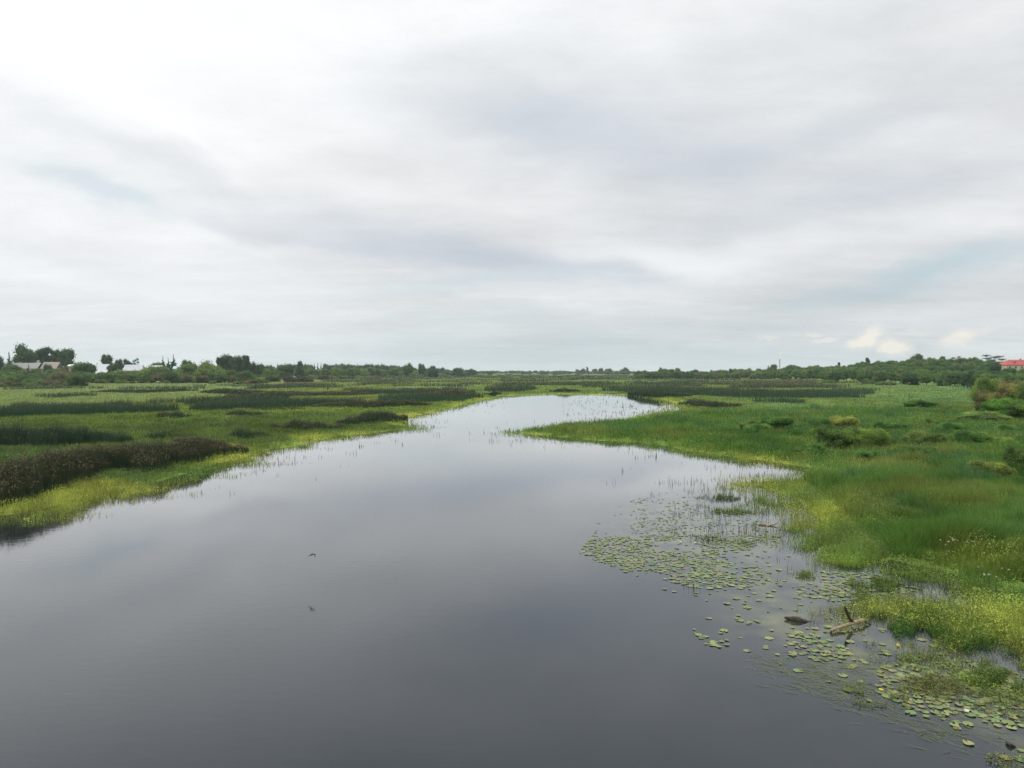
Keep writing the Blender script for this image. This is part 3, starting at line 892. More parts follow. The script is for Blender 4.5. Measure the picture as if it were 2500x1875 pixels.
# --- left bank, middle
tp('round', 205, 883, 58, 540, G1, 'big round deep green tree in front of the small pale roof', hfrac=1)
tp('round', 30, 888, 46, 560, G1, 'mid green tree below the spruce at the left edge')
tp('bush', 52, 902, 28, 545, (.14, .20, .04), 'bright yellow green bush under the first grey roof', name='shrub', cat='shrub')
tp('conifer', 70, 890, 28, 545, G4, 'small dark conifer standing before the second grey roof')
tp('bush', 88, 900, 26, 545, (.12, .18, .04), 'yellowish bush right of the small dark conifer', cat='shrub')
tp('round', 118, 888, 26, 560, G4, 'dark tree in front of the brown roof')
tp('bush', 134, 900, 48, 545, G2, 'light green dome shaped willow below the brown roof', cat='shrub')
tp('bush', 158, 893, 22, 560, G6, 'brownish tree beside the gable of the brown roof')
tp('round', 246, 908, 24, 545, G4, 'dark bush under the first white roof', name='shrub', cat='shrub')
tp('round', 275, 886, 30, 575, G4, 'dark tree between the white roofs, below the small dark one')
tp('bush', 290, 903, 66, 530, G5, 'pale silvery willow mass in front of the second white roof', cat='shrub')
tp('bush', 322, 904, 40, 528, G2, 'darker willow joined to the right side of the pale silvery one', cat='shrub')
tp('round', 358, 892, 56, 535, G3, 'light topped tall willow right of the second white roof')
tp('round', 398, 894, 50, 535, G2, 'broad willow beneath the dark spruce row')
tp('bush', 436, 903, 36, 528, G2, 'round bush left of the highest willow on the left bank', cat='shrub')
tp('round', 460, 886, 60, 545, G2, 'broad rounded willow joined to the highest one')
tp('round', 508, 880, 76, 540, G3, 'highest willow in the middle of the left bank with pale green top')
tp('round', 458, 878, 30, 600, G4, 'dark tree top peeping over the broad rounded willow')
tp('bush', 516, 911, 22, 520, (.06, .14, .03), 'small bright bush at the foot of the highest willow', cat='shrub')
tp('bush', 558, 902, 42, 525, G2, 'mid green round tree standing forward of the dark group', name='broadleaf_tree')
tp('tall', 534, 870, 20, 610, G4, 'slender dark tree at the left end of the dark tall group')
tp('round', 555, 864, 40, 615, G4, 'tallest broad crown of the dark group')
tp('round', 578, 867, 34, 610, G4, 'dark crown just right of the tallest of the group')
tp('tall', 601, 865, 26, 600, G4, 'cone like tree at the right end of the dark tall group')
tp('round', 622, 883, 34, 620, G4, 'dark tree low beside the cone like one')
tp('round', 645, 887, 42, 650, G4, 'dark rounded tree closing the tall group on the right')
tp('round', 656, 899, 34, 600, G2, 'round green tree left of the lone oak crown')
tp('round', 698, 888, 52, 700, G1, 'broad tree left of the lone mushroom shaped one')
tp('tall', 733, 880, 20, 760, G4, 'lone mushroom shaped tree rising above the wood left of the river')
# --- front shrubs at the marsh edge, left
tp('bush', 5, 929, 44, 372, G6, 'dark low shrub cut by the left edge at the meadow border', cat='shrub')
tp('bush', 34, 932, 48, 385, (.075, .115, .035), 'low spreading shrub at the meadow border near the left edge', cat='shrub')
tp('bush', 16, 915, 40, 430, G2, 'green shrub above the low spreading one at the left edge', cat='shrub')
tp('bush', 84, 922, 58, 402, G2, 'pale topped wide shrub, left part of the front thicket', cat='shrub')
tp('bush', 118, 926, 56, 402, G6, 'olive brown low shrub in the middle of the front thicket', cat='shrub')
tp('bush', 150, 927, 60, 400, G6, 'flat brownish shrub forming the right end of the front thicket', cat='shrub')
tp('bush', 186, 914, 46, 392, G1, 'dark round shrub standing forward of the big round tree', cat='shrub')
tp('bush', 204, 932, 22, 400, G6, 'tiny brown shrub right of the dark round shrub', cat='shrub')
tp('bush', 250, 924, 40, 500, (.10, .15, .04), 'yellow green low shrub below the white porch', cat='shrub')
tp('bush', 296, 925, 34, 500, G2, 'small dome shrub under the silvery willow', cat='shrub')
tp('bush', 318, 930, 24, 500, (.12, .17, .04), 'tiny bright shrub right of the small dome shrub', cat='shrub')
tp('bush', 406, 928, 14, 500, G3, 'tiny pale shrub before the broad willow', cat='shrub')
tp('bush', 495, 918, 34, 520, (.10, .09, .045), 'reddish brown shrub under the highest willow', cat='shrub')
tp('bush', 520, 928, 22, 480, G2, 'small rounded shrub on the meadow below the highest willow', cat='shrub')
tp('bush', 574, 921, 22, 510, (.085, .08, .045), 'brown shrub at the right foot of the round forward tree', cat='shrub')
tp('bush', 598, 916, 46, 500, (.11, .13, .05), 'olive shrub in the thicket right of the forward tree', cat='shrub')
tp('bush', 582, 929, 28, 470, G2, 'low dark shrub at the left end of the meadow thicket', cat='shrub')
tp('bush', 608, 925, 42, 475, G6, 'brown green shrub in front of the olive one', cat='shrub')
tp('bush', 636, 920, 32, 480, G3, 'light green shrub at the right end of the meadow thicket', cat='shrub')
tp('bush', 664, 914, 44, 580, (.12, .15, .04), 'yellowish shrub behind the strip of pale meadow', cat='shrub')
tp('bush', 708, 917, 44, 560, (.080, .075, .042), 'dark purple brown shrub at the end of the pale meadow strip', cat='shrub')
tp('bush', 744, 918, 44, 570, (.085, .085, .045), 'dull brown shrub right of the dark purple brown one', cat='shrub')

q = -130
while q < 660:
    tp('bush', q, tree_rg.uniform(905, 916), tree_rg.uniform(34, 60), tree_rg.uniform(500, 530), tree_rg.choice([G1, G2, G2, G3, G6]),
       'mid green shrub in the continuous thicket below the village houses', cat='shrub', group='thicket below the village houses')
    q += tree_rg.uniform(20, 34)

# --- wood left of the river, receding to the horizon
def prof(pts, x):
    return float(np.interp(x, [p[0] for p in pts], [p[1] for p in pts]))


skyL = [(660, 892), (675, 889), (708, 889), (751, 888), (820, 888), (921, 889), (961, 889), (980, 894), (1047, 897), (1081, 898), (1102, 903), (1138, 906), (1165, 907), (1220, 907)]
px = 655
while px < 1165:
    top = prof(skyL, px) + tree_rg.uniform(-1, 2.5)
    far_ = tree_rg.uniform(950, 1050) + max(0, (px - 900)) * 1.2
    spruce = tree_rg.random() < (.45 if px < 940 else .1)
    tp('conifer' if spruce else 'round', px, top - (2 if spruce else 0), tree_rg.uniform(16, 24) if spruce else tree_rg.uniform(20, 34), far_, G4,
       'dark spruce top in the wood left of the river' if spruce else 'dark bluish broadleaf tree in the back of the wood left of the river',
       group='spruces of the wood left of the river' if spruce else 'back row of the wood left of the river')
    px += tree_rg.uniform(7, 13)
px = 668
while px < 1180:
    top = prof(skyL, px) + 6 + tree_rg.uniform(0, 8)
    tp('round', px, min(top, 912), tree_rg.uniform(20, 36), 800 + max(0, px - 850) * 1.5 + tree_rg.uniform(0, 80), tree_rg.choice([G1, G2, G2, G3]),
       'rounded light green tree in the front row of the wood left of the river', group='front row of the wood left of the river')
    px += tree_rg.uniform(10, 18)
px = 770
while px < 1230:
    tp('bush', px, 915.5 + tree_rg.uniform(-1, 1.2), tree_rg.uniform(24, 50), 740 + max(0, px - 800) * 1.3, tree_rg.choice([G6, G2, (.11, .10, .05)]),
       'low olive shrub along the foot of the wood left of the river', cat='shrub', group='shrubs at the foot of the wood left of the river')
    px += tree_rg.uniform(18, 30)
tp('round', 996, 885.6, 30, 1000, G4, 'highest dome shaped crown in the wood left of the river')
tp('round', 1030, 887, 20, 1050, G4, 'tree with a slanting flat top right of the highest dome')
tp('round', 1056, 892, 18, 1050, G4, 'small round crown between the slanting tree and the forward dark tree')
tp('bush', 1057, 902, 28, 900, (.032, .07, .035), 'dark forward tree standing alone before the wood', name='broadleaf_tree')
tp('round', 1119, 897, 32, 1150, G4, 'broad dome crown near the right end of the wood')
tp('round', 1153, 900, 22, 1200, G4, 'isolated dark tree at the right end of the wood')
tp('round', 1196, 905, 14, 1300, G4, 'little dark tree past the right end of the wood')

# --- centre horizon trees
for (a_px, top, wpx, lab) in [(1411, 901, 16, 'leftmost round tree of the row on the centre horizon'), (1424, 899, 16, 'second round tree of the row on the centre horizon'),
        (1452, 900, 17, 'round tree right of the thin poplar on the horizon'), (1467, 898, 15, 'upright round tree in the middle of the horizon row'),
        (1486, 899, 24, 'wide double topped tree on the centre horizon'), (1526, 896.5, 30, 'widest and highest tree of the horizon row'),
        (1278, 905, 14, 'low dark dome on the horizon left of the centre'), (1330, 906, 22, 'flat wide dome on the horizon above the open water'),
        (1372, 904.5, 18, 'small dark dome on the horizon left of the tree row')]:
    tp('round', a_px, top, wpx, 1700, G4, lab)
tp('tall', 1434, 895, 6, 1700, G4, 'thin poplar with a bent tip between two round horizon trees')
tp('round', 1615, 896.5, 12, 1100, G4, 'small umbrella shaped tree on a thin trunk at the left end of the right wood')

# --- wooded slope on the right
skyR = [(1540, 906), (1600, 903), (1636, 901), (1654, 900), (1675, 904), (1697, 901), (1717, 908), (1769, 903), (1808, 897), (1837, 901), (1869, 899), (1889, 891), (1905, 899), (1928, 892), (1950, 892),
        (1965, 897), (1982, 889), (2007, 894), (2075, 891), (2100, 884), (2184, 879), (2210, 877), (2270, 872), (2317, 876), (2374, 871), (2403, 876), (2450, 893), (2500, 900), (2800, 905)]
baseR = [(1540, 926), (1849, 927), (1982, 932), (2100, 937), (2184, 941), (2346, 945), (2460, 948), (2800, 952)]
NR = 5
GR = [(.080, .165, .035), (.105, .20, .042), (.06, .13, .038), (.14, .22, .05), (.09, .175, .045), (.15, .20, .07)]
for row in range(NR):
    px = 1545 + tree_rg.uniform(0, 10)
    while px < 2600:
        f_ = row / (NR - 1)
        b = prof(baseR, px); t_ = prof(skyR, px)
        d0 = gd(b)
        if px < 1950 and row in (1, 3): px += 12; continue
        if 2430 < px and f_ > .6: px += 12; continue
        if px < 1800 and row == 2: px += 12; continue
        topy = t_ * f_ + (b - min(34, .72 * (b - t_))) * (1 - f_) + tree_rg.uniform(-2.5, 3)
        d_ = d0 + 14 + f_ * 190 + tree_rg.uniform(-10, 14)
        wpx = tree_rg.uniform(7, 13) * F / d_
        lab = ['light green tree at the foot of the wooded slope', 'rounded tree low on the wooded slope', 'green crown halfway up the wooded slope',
               'green crown in the upper half of the wooded slope', 'treetop on the skyline of the wooded slope'][row]
        tp('round', px, topy, wpx, d_, tree_rg.choice(GR), lab, group='trees of the wooded slope, row %s' % ['at the foot', 'low', 'middle', 'upper', 'skyline'][row])
        px += wpx * tree_rg.uniform(.5, .75)
for (a_, t_, w_2, d_2) in [(2432, 884, 34, 455), (2462, 897, 40, 440), (2500, 898, 44, 442), (2545, 896, 50, 445)]:
    tp('round', a_, t_, w_2, d_2, GR[int(a_) % 3], 'full green tree hiding the lower walls of the red roofed building', group='trees before the red roofed building')
# distinct crowns there
tp('round', 1889, 889, 20, 900, G4, 'dark round crown directly left of the chimney')
tp('sparse', 1877, 892, 9, 900, G4, 'thin ragged tree left of the round crown beside the chimney')
tp('round', 1928, 890, 16, 880, G1, 'round crown directly right of the chimney')
tp('tall', 2048, 883.5, 9, 760, G4, 'slim dark treetop on the skyline right of the chimney')
tp('tall', 2118, 872, 13, 700, G4, 'dark block like treetop standing up from the slope skyline')
tp('round', 2238, 863, 30, 680, G4, 'big dark lone crown highest on the slope skyline')
tp('tall', 2300, 868.5, 16, 690, G4, 'narrow dark crown right of the big lone one')
tp('sparse', 2336, 869, 24, 690, G4, 'flat topped open pine on the slope skyline')
tp('sparse', 2427, 865, 54, 640, (.06, .085, .035), 'broad bare-topped tree beside the red roof')
tp('bush', 2362, 912, 34, 372, (.045, .10, .028), 'cone shaped dark green tree standing forward on the meadow', name='broadleaf_tree')
tp('bush', 2314, 926, 22, 400, G2, 'small round shrub left of the cone shaped tree', cat='shrub')
tp('bush', 2176, 929, 28, 430, G3, 'pale round shrub at the foot of the slope', cat='shrub')
tp('bush', 2150, 931, 26, 432, G2, 'olive shrub left of the pale round one', cat='shrub')
tp('bush', 2228, 931, 30, 440, G1, 'dark low shrub right of the pale round one', cat='shrub')
tp('bush', 2120, 925, 40, 470, G1, 'dark green shrub where the slope meets the marsh', cat='shrub')
tp('bush', 2030, 926, 60, 520, G1, 'long dark shrub low before the slope', cat='shrub')
tp('bush', 1990, 927, 50, 540, G6, 'olive brown shrub at the left of the long dark one', cat='shrub')
tp('bush', 2392, 935, 18, 380, (.11, .16, .04), 'small yellowish shrub right of the cone shaped tree', cat='shrub')

# --- near shrubs on the right bank
NB = 'near_bush'
def nb(px, base_py, top_py, wpx, color, lab, kind=NB, **kw):
    d_ = float(ground(px, base_py, .75)[1]); d_ += wpx / F * d_ * .30   # its foot is hidden by the grass
    P = pt(px, top_py, d_); z_ = gz_at(P.x, d_) - .1; color = tuple(v * 1.3 for v in color)
    return plant(kind, P.x, d_, z_, wpx / F * d_, max(P.z - z_, .6), color, lab, cat='shrub', **kw)


nb(2420, 985, 921, 88, (0.146, 0.226, 0.048), 'light green willow at the left end of the big thicket by the right edge')
nb(2478, 990, 925, 90, (0.195, 0.198, 0.068), 'olive brown willow in the back of the thicket by the right edge')
nb(2540, 1000, 922, 110, (0.146, 0.216, 0.048), 'willow cut by the right edge of the picture')
nb(2412, 1003, 952, 60, (0.176, 0.180, 0.061), 'brownish shrub at the left foot of the big thicket')
nb(2440, 1014, 970, 84, (0.108, 0.234, 0.034), 'bright green shrub in front of the big thicket')
nb(2505, 1022, 972, 100, (0.098, 0.180, 0.034), 'dark sprawling shrub in front of the thicket, cut by the right edge')
nb(2400, 1028, 1004, 120, (0.137, 0.216, 0.054), 'low sprawling grey green shrub below the thicket')
nb(2246, 994, 976, 78, (0.069, 0.154, 0.030), 'dark flat lone shrub in the middle of the right meadow')
nb(1900, 1054, 1013, 84, (0.088, 0.180, 0.038), 'rounded dark shrub, leftmost of the near shrubs on the right bank')
nb(1852, 1058, 1032, 70, (0.117, 0.234, 0.048), 'small low shrub touching the left side of the leftmost dark one')
nb(2060, 1046, 1014, 76, (0.254, 0.288, 0.068), 'pale yellowish shrub behind the biggest near one')
nb(2046, 1092, 1036, 110, (0.098, 0.172, 0.038), 'biggest near shrub with dark open stems below, centre of the right bank')
nb(2120, 1092, 1044, 96, (0.166, 0.252, 0.048), 'yellow green shrub joined to the right side of the biggest near one')
nb(2262, 1090, 1046, 90, (0.127, 0.190, 0.048), 'olive shrub between the biggest near one and the wide dark one')
nb(2368, 1088, 1048, 110, (0.088, 0.180, 0.038), 'wide dark shrub right of the olive one')
nb(2440, 1092, 1062, 90, (0.146, 0.234, 0.048), 'low shrub at the right end of the wide dark one')
nb(2500, 1150, 1088, 90, (0.088, 0.154, 0.038), 'dark shrub cut by the right edge above the tall grass')
nb(2412, 1158, 1122, 110, (0.166, 0.216, 0.048), 'flat olive shrub left of the dark one at the right edge')

for i in range(22):
    q = tree_rg.uniform(1800, 2540); b_ = tree_rg.uniform(1036, 1128) if q > 1900 else tree_rg.uniform(1040, 1070)
    nb(q, b_, b_ - tree_rg.uniform(15, 28), tree_rg.uniform(34, 80), tree_rg.choice([(.10, .20, .045), (.15, .22, .055), (.08, .17, .04)]),
       'low green tussock like shrub merging into the grass among the bigger near shrubs', group='low tussocks among the near shrubs')

# far scrub and woods that read as one mass
xs, ys, zs, ws, hs_, cs = [], [], [], [], [], []
for i in range(620):
    q = tree_rg.uniform(1100, 1720) if i < 480 else tree_rg.uniform(-200, 3000)
    d_ = tree_rg.uniform(1550, 2300) if q < 1560 else tree_rg.uniform(1100, 1600)
    if i % 3 == 0: d_ = tree_rg.uniform(900, 1500); hgt = tree_rg.uniform(1.6, 3.4); wd_ = tree_rg.uniform(9, 22)
    else: hgt = tree_rg.uniform(5.5, 9.0); wd_ = tree_rg.uniform(9, 17)
    if q < 1150 or q > 1720: d_ = tree_rg.uniform(1500, 2600); hgt = tree_rg.uniform(6, 12)
    P = pt(q, 908, d_); xs.append((P.x, d_, gz_at(P.x, d_), wd_, hgt, tree_rg.choice([G4, G4, G1, G6])))
Vs, Fs, Cs = [], [], []
lo = [crown_mesh('tmp', lobes_broad(7, .5, .46, 0, .5, 700 + i), 420, .06, 710 + i) for i in range(3)]
tmpl = []
for me in lo:
    v = np.empty(len(me.vertices) * 3, np.float32); me.vertices.foreach_get('co', v)
    c4 = np.empty(len(me.vertices) * 4, np.float32); me.color_attributes['tint'].data.foreach_get('color', c4)
    fcs = [tuple(p_.vertices) for p_ in me.polygons]
    tri = np.array([t3 for fc in fcs for t3 in ([fc] if len(fc) == 3 else [(fc[0], fc[1], fc[2]), (fc[0], fc[2], fc[3])])])
    tmpl.append((v.reshape(-1, 3), tri, c4.reshape(-1, 4)[:, :3])); bpy.data.meshes.remove(me)
off = 0
for (X_, Y_, Z_, W_, H_, c_) in xs:
    v, tri, cc_ = tree_rg.choice(tmpl); a = tree_rg.random() * 6.28
    rot = np.array([[math.cos(a), -math.sin(a), 0], [math.sin(a), math.cos(a), 0], [0, 0, 1]])
    q = (v @ rot.T) * np.array([W_, W_, H_]) + np.array([X_, Y_, Z_ - .1])
    Vs.append(q); Fs.append(tri + off); Cs.append(cc_ * np.array(c_)); off += len(q)
tag(add('far_woodland', mesh_np('far_woodland', np.concatenate(Vs), np.concatenate(Fs), np.concatenate(Cs)), M_GRASS), 'far belt of woods and scrub along the horizon', 'woodland', kind='stuff')

# ------------------------------------------------------------------ buildings
def boxmesh(name, cx, cy, cz, sx_, sy_, sz_, bev=0.0):
    bm = bmesh.new(); bmesh.ops.create_cube(bm, size=1)
    for v in bm.verts: v.co = Vector((cx + v.co.x * sx_, cy + v.co.y * sy_, cz + v.co.z * sz_))
    if bev: bmesh.ops.bevel(bm, geom=list(bm.edges), offset=bev, segments=1, affect='EDGES')
    me = bpy.data.meshes.new(name); bm.to_mesh(me); bm.free(); return me


def poly_mesh(name, V, Fc):
    me = bpy.data.meshes.new(name); me.from_pydata(V, [], Fc); me.update(); return me


M_GLASS = mat('window_glass', (.04, .05, .06), rough=.15, spec=.5)
M_FRAME = mat('white_frame', (.7, .7, .68), rough=.6)


def gable_roof(L_, W_, h, ov=.5, th=.18, hip=0.0):
    x0, y0 = L_ / 2 + ov, W_ / 2 + ov; xr = L_ / 2 + ov - hip
    V = [(-x0, -y0, -h * ov / (W_ / 2)), (x0, -y0, -h * ov / (W_ / 2)), (x0, y0, -h * ov / (W_ / 2)), (-x0, y0, -h * ov / (W_ / 2)), (-xr, 0, h), (xr, 0, h)]
    V += [(a, b, c_ - th) for a, b, c_ in V]
    Fc = [(0, 1, 5, 4), (2, 3, 4, 5), (7, 6, 10, 11), (9, 8, 11, 10), (0, 6, 7, 1), (2, 8, 9, 3), (0, 4, 10, 6), (4, 3, 9, 10), (1, 7, 11, 5), (5, 11, 8, 2)]
    if hip: Fc = [(0, 1, 5, 4), (2, 3, 4, 5), (0, 4, 3), (1, 2, 5), (7, 6, 10, 11), (9, 8, 11, 10), (6, 9, 10), (7, 11, 8), (0, 6, 7, 1), (2, 8, 9, 3), (1, 7, 8, 2), (0, 3, 9, 6)]
    return poly_mesh('roof', V, Fc)


def house(px0, px1, ridge_py, eave_py, d, roof_c, wall_c, label, yaw=0, depth=7, name='village_house', gable_c=None, nwin=2, hip=0.0, wall_h=None, chimneys=1, cat='house'):
    A_, B_ = pt(px0, ridge_py, d), pt(px1, ridge_py, d)
    E_ = pt(px0, eave_py, d)
    Lh = (B_.x - A_.x) / max(math.cos(R(yaw)), .5) - 1; cx = (A_.x + B_.x) / 2
    zt, ze = A_.z, E_.z; gz_ = gz_at(cx, d)
    wh = ze - gz_ + .3 if wall_h is None else wall_h
    e = empty(name, (cx, d, ze - wh)); e.rotation_euler.z = R(yaw)
    wmat = mat('wall_paint', wall_c, rough=.9, var=.12, vscale=1.5); rmat = mat('roof_sheet', roof_c, rough=.5, var=.12, vscale=1.2)
    w_ = poly_mesh('wall', [(-Lh / 2, -depth / 2, 0), (Lh / 2, -depth / 2, 0), (Lh / 2, depth / 2, 0), (-Lh / 2, depth / 2, 0), (-Lh / 2, -depth / 2, wh), (Lh / 2, -depth / 2, wh), (Lh / 2, depth / 2, wh), (-Lh / 2, depth / 2, wh)],
                   [(0, 1, 5, 4), (1, 2, 6, 5), (2, 3, 7, 6), (3, 0, 4, 7), (4, 5, 6, 7), (3, 2, 1, 0)])
    add('wall', w_, wmat, e)
    hr = zt - ze
    if not hip:
        gm = mat('gable_boards', gable_c or wall_c, rough=.9, var=.15, vscale=2)
        for sgn in (-1, 1):
            xg = sgn * (Lh / 2 - .01)
            add('gable', poly_mesh('gable', [(xg, -depth / 2, wh + .002), (xg, depth / 2, wh + .002), (xg, 0, wh + hr - .2), (xg - sgn * .2, -depth / 2, wh + .002), (xg - sgn * .2, depth / 2, wh + .002), (xg - sgn * .2, 0, wh + hr - .2)],
                                [(0, 1, 2), (5, 4, 3), (0, 3, 4, 1), (1, 4, 5, 2), (2, 5, 3, 0)]), gm, e)
    r_ = add('roof', gable_roof(Lh, depth, hr, hip=hip), rmat, e, (0, 0, wh + .05))
    for i in range(chimneys):
        ch = add('chimney', boxmesh('chimney', 0, 0, 0, .7, .7, 1.3), M_BRICK, r_, ((i - .3) * Lh * .22, .6, hr + .1)); 
    zr = wh - 1.7 if nwin else 0
    for i in range(nwin):
        xw = -Lh / 2 + Lh * (i + .5) / nwin
        f_ = add('window', boxmesh('window', xw, -depth / 2 - .03, zr, 1.3, .10, 1.5), M_FRAME, e)
        add('pane', boxmesh('pane', xw, -depth / 2 - .06, zr, 1.05, .10, 1.25), M_GLASS, f_)
    return tag(e, label, cat)


M_BRICK = mat('chimney_brick', (.30, .16, .11), rough=.9, var=.2, vscale=4)
GREY_R, TAN_R, WHITE_R = (.26, .255, .25), (.30, .255, .215), (.52, .54, .57)
house(30, 70, 886, 898, 600, GREY_R, (.30, .27, .22), 'leftmost village house with a weathered grey roof behind the trees')
house(68, 104, 886, 898, 592, GREY_R, (.26, .22, .18), 'grey roofed house with a dark gable, second from the left', gable_c=(.10, .07, .05), yaw=-14)
house(104, 150, 884, 898, 590, TAN_R, (.22, .18, .15), 'house with a brownish tin roof in front of the darkest round tree', gable_c=(.12, .09, .07), yaw=-12)
house(168, 182, 890, 893, 600, (.6, .6, .6), (.35, .33, .30), 'tiny pale roofed shed half hidden by the big round tree', nwin=1, depth=4, chimneys=0, name='shed', cat='shed')
house(228, 246, 889, 895, 615, (.30, .31, .31), (.35, .34, .30), 'small dark grey roofed house left of the first white roof', nwin=1)
house(238, 270, 889, 901, 580, WHITE_R, (.42, .40, .36), 'house with a bright white metal roof and dark board gable', gable_c=(.09, .06, .05), yaw=-12, chimneys=0)
house(238, 266, 902.5, 910, 572, WHITE_R, (.40, .38, .35), 'low porch with a white metal roof below the first white roof', depth=5, chimneys=0, nwin=1, yaw=-8, name='porch', cat='porch')
house(306, 350, 890.5, 903, 575, WHITE_R, (.50, .48, .42), 'house with the wider white metal roof on the right', yaw=5, chimneys=0)
house(372, 398, 892, 896, 590, (.28, .33, .29), (.35, .34, .30), 'house with a low grey green roof among the willows', chimneys=0)
house(424, 434, 894, 899, 585, (.32, .52, .50), (.4, .4, .36), 'tiny turquoise roofed shed under the tallest spruce', nwin=1, depth=4, chimneys=0, name='shed', cat='shed')

# red roofed building at the right edge
rb_d = 470
b = house(2441, 2560, 878.5, 890.5, rb_d, (.36, .055, .05), (.62, .54, .38), 'large cream building with a red hipped roof at the right edge', hip=5.5, depth=12, nwin=8, name='red_roofed_building', chimneys=3, cat='building')
for ch_ in b.children:
    if ch_.name.startswith('roof'):
        for q in (-8.5, -1, 6):
            dm = add('dormer', poly_mesh('dormer', [(-.6, -.9, 0), (.6, -.9, 0), (.6, .8, 0), (-.6, .8, 0), (-.6, -.9, .9), (.6, -.9, .9), (.6, .8, .9), (-.6, .8, .9), (0, -.9, 1.4), (0, .8, 1.4)],
                [(0, 1, 5, 8, 4), (1, 2, 6, 5), (3, 0, 4, 7), (2, 3, 7, 9, 6), (4, 8, 9, 7), (8, 5, 6, 9)]), M_BRICK, ch_, (q, -3.0, 1.2))

# factory chimney with smoke
cd = 2500
base = pt(1903.5, 908, cd); top_ = pt(1903.5, 877, cd)
e = empty('factory_chimney', (base.x, cd, 0))
tag(e, 'tall slim factory chimney, pale below and dark above, rising beyond the right wood', 'chimney')
def lathe(prof_, n=20):
    bm = bmesh.new(); rings = []
    for r_, z_ in prof_:
        rings.append([bm.verts.new((r_ * math.cos(2 * math.pi * i / n), r_ * math.sin(2 * math.pi * i / n), z_)) for i in range(n)])
    for a, b_ in zip(rings[:-1], rings[1:]):
        for i in range(n): bm.faces.new((a[i], a[(i + 1) % n], b_[(i + 1) % n], b_[i]))
    bm.faces.new(rings[0][::-1]); bm.faces.new(rings[-1])
    me = bpy.data.meshes.new('lathe'); bm.to_mesh(me); bm.free(); return me
hz = top_.z
add('lower_shaft', lathe([(2.4, -1), (2.1, hz * .45)]), mat('pale_concrete', (.80, .74, .70), rough=.8, var=.08), e)
add('upper_shaft', lathe([(1.95, hz * .45 + .02), (1.6, hz - 1.2)]), mat('faded_red_paint', (.40, .30, .30), rough=.8, var=.1), e)
add('rim', lathe([(1.9, hz - 1.18), (1.9, hz)]), mat('soot', (.12, .11, .11), rough=.9), e)
# smoke
bm = bmesh.new(); rg_ = random.Random(4)
for i in range(16):
    t = i / 15; bmesh.ops.create_icosphere(bm, subdivisions=2, radius=1.6 + 2.6 * math.sin(t * 2.6) ** 1 + rg_.uniform(0, .8),
        matrix=Matrix.Translation((base.x + 1 + 13 * t ** 1.25 + rg_.uniform(-1, 1), cd, hz + 5 + 26 * t)))
me = bpy.data.meshes.new('smoke'); bm.to_mesh(me); bm.free()
sm = bpy.data.materials.new('white_smoke'); sm.use_nodes = True; snt = sm.node_tree; snt.nodes.clear()
so_ = snt.nodes.new('ShaderNodeOutputMaterial'); sv = snt.nodes.new('ShaderNodeVolumePrincipled'); sv.inputs['Color'].default_value = (.98, .98, .98, 1); sv.inputs['Density'].default_value = .16; sv.inputs['Anisotropy'].default_value = .3
snt.links.new(sv.outputs[0], so_.inputs['Volume'])
tag(add('smoke', me, sm), 'thin white smoke drifting up from the factory chimney', 'smoke', kind='stuff')

# ------------------------------------------------------------------ water lilies
def pad_mesh(name, seed):
    rg = random.Random(seed); n = 22; V = [(0, 0, .004)]; F_ = []
    for j, rr in enumerate((.62, 1.0)):
        for i in range(n):
            a = R(18) + (2 * math.pi - R(36)) * i / (n - 1)
            w_ = 1 + .05 * math.sin(3 * a + seed) + rg.uniform(-.015, .015)
            V.append((rr * w_ * math.cos(a) * .5 * 1.12, rr * w_ * math.sin(a) * .5, (.0 if j == 0 else .006 + .010 * max(0, math.sin(2 * a + seed)))))
    for i in range(n - 1):
        F_.append((0, 1 + i, 2 + i)); F_.append((1 + i, 1 + n + i, 2 + n + i, 2 + i))
    me = poly_mesh(name, V, F_)
    a = me.color_attributes.new('tint', 'FLOAT_COLOR', 'POINT')
    for i, c_ in enumerate(a.data): c_.color = (1, 1, 1, 1) if i > n else (1.12, 1.05, .85, 1)
    return me


M_PADO = mat('lily_pad_leaf_single', attr='tint', objcol=True, rough=.38, spec=.4, transl=.08)
PADS = [pad_mesh('lily_pad', i) for i in range(5)]
PZW = list(zip(*ground([q[0] for q in PADZ], [q[1] for q in PADZ])))
xmn, xmx = min(p_[0] for p_ in PZW), max(p_[0] for p_ in PZW); ymn, ymx = 13, max(p_[1] for p_ in PZW)
n = 60000
x = RNG.random(n) * (xmx - xmn) + xmn; y = RNG.random(n) * (ymx - ymn) + ymn
px, py = chart(x, y)
sd = signed(x, y, px, py)
ed = polydist(x, y, PZW)
cl = fbm(x / 2.6, y / 2.6, 401, 3); cl2 = fbm(x / 9, y / 9, 405, 2)
dn = .05 + .95 * smooth(.49, .62, cl * .6 + cl2 * .4 + .10 * smooth(0, 3, ed) + .08 * smooth(1600, 2300, px) - .05)
k = inpoly(px, py, PADZ) & (sd < .6) & (RNG.random(n) < dn * np.where(y > 36, .065, .30))
x, y, px, py = x[k], y[k], px[k], py[k]
size = (.10 + .16 * RNG.random(len(x))) * np.where(RNG.random(len(x)) < .25, .62, 1) * np.where(y > 36, .72, 1)
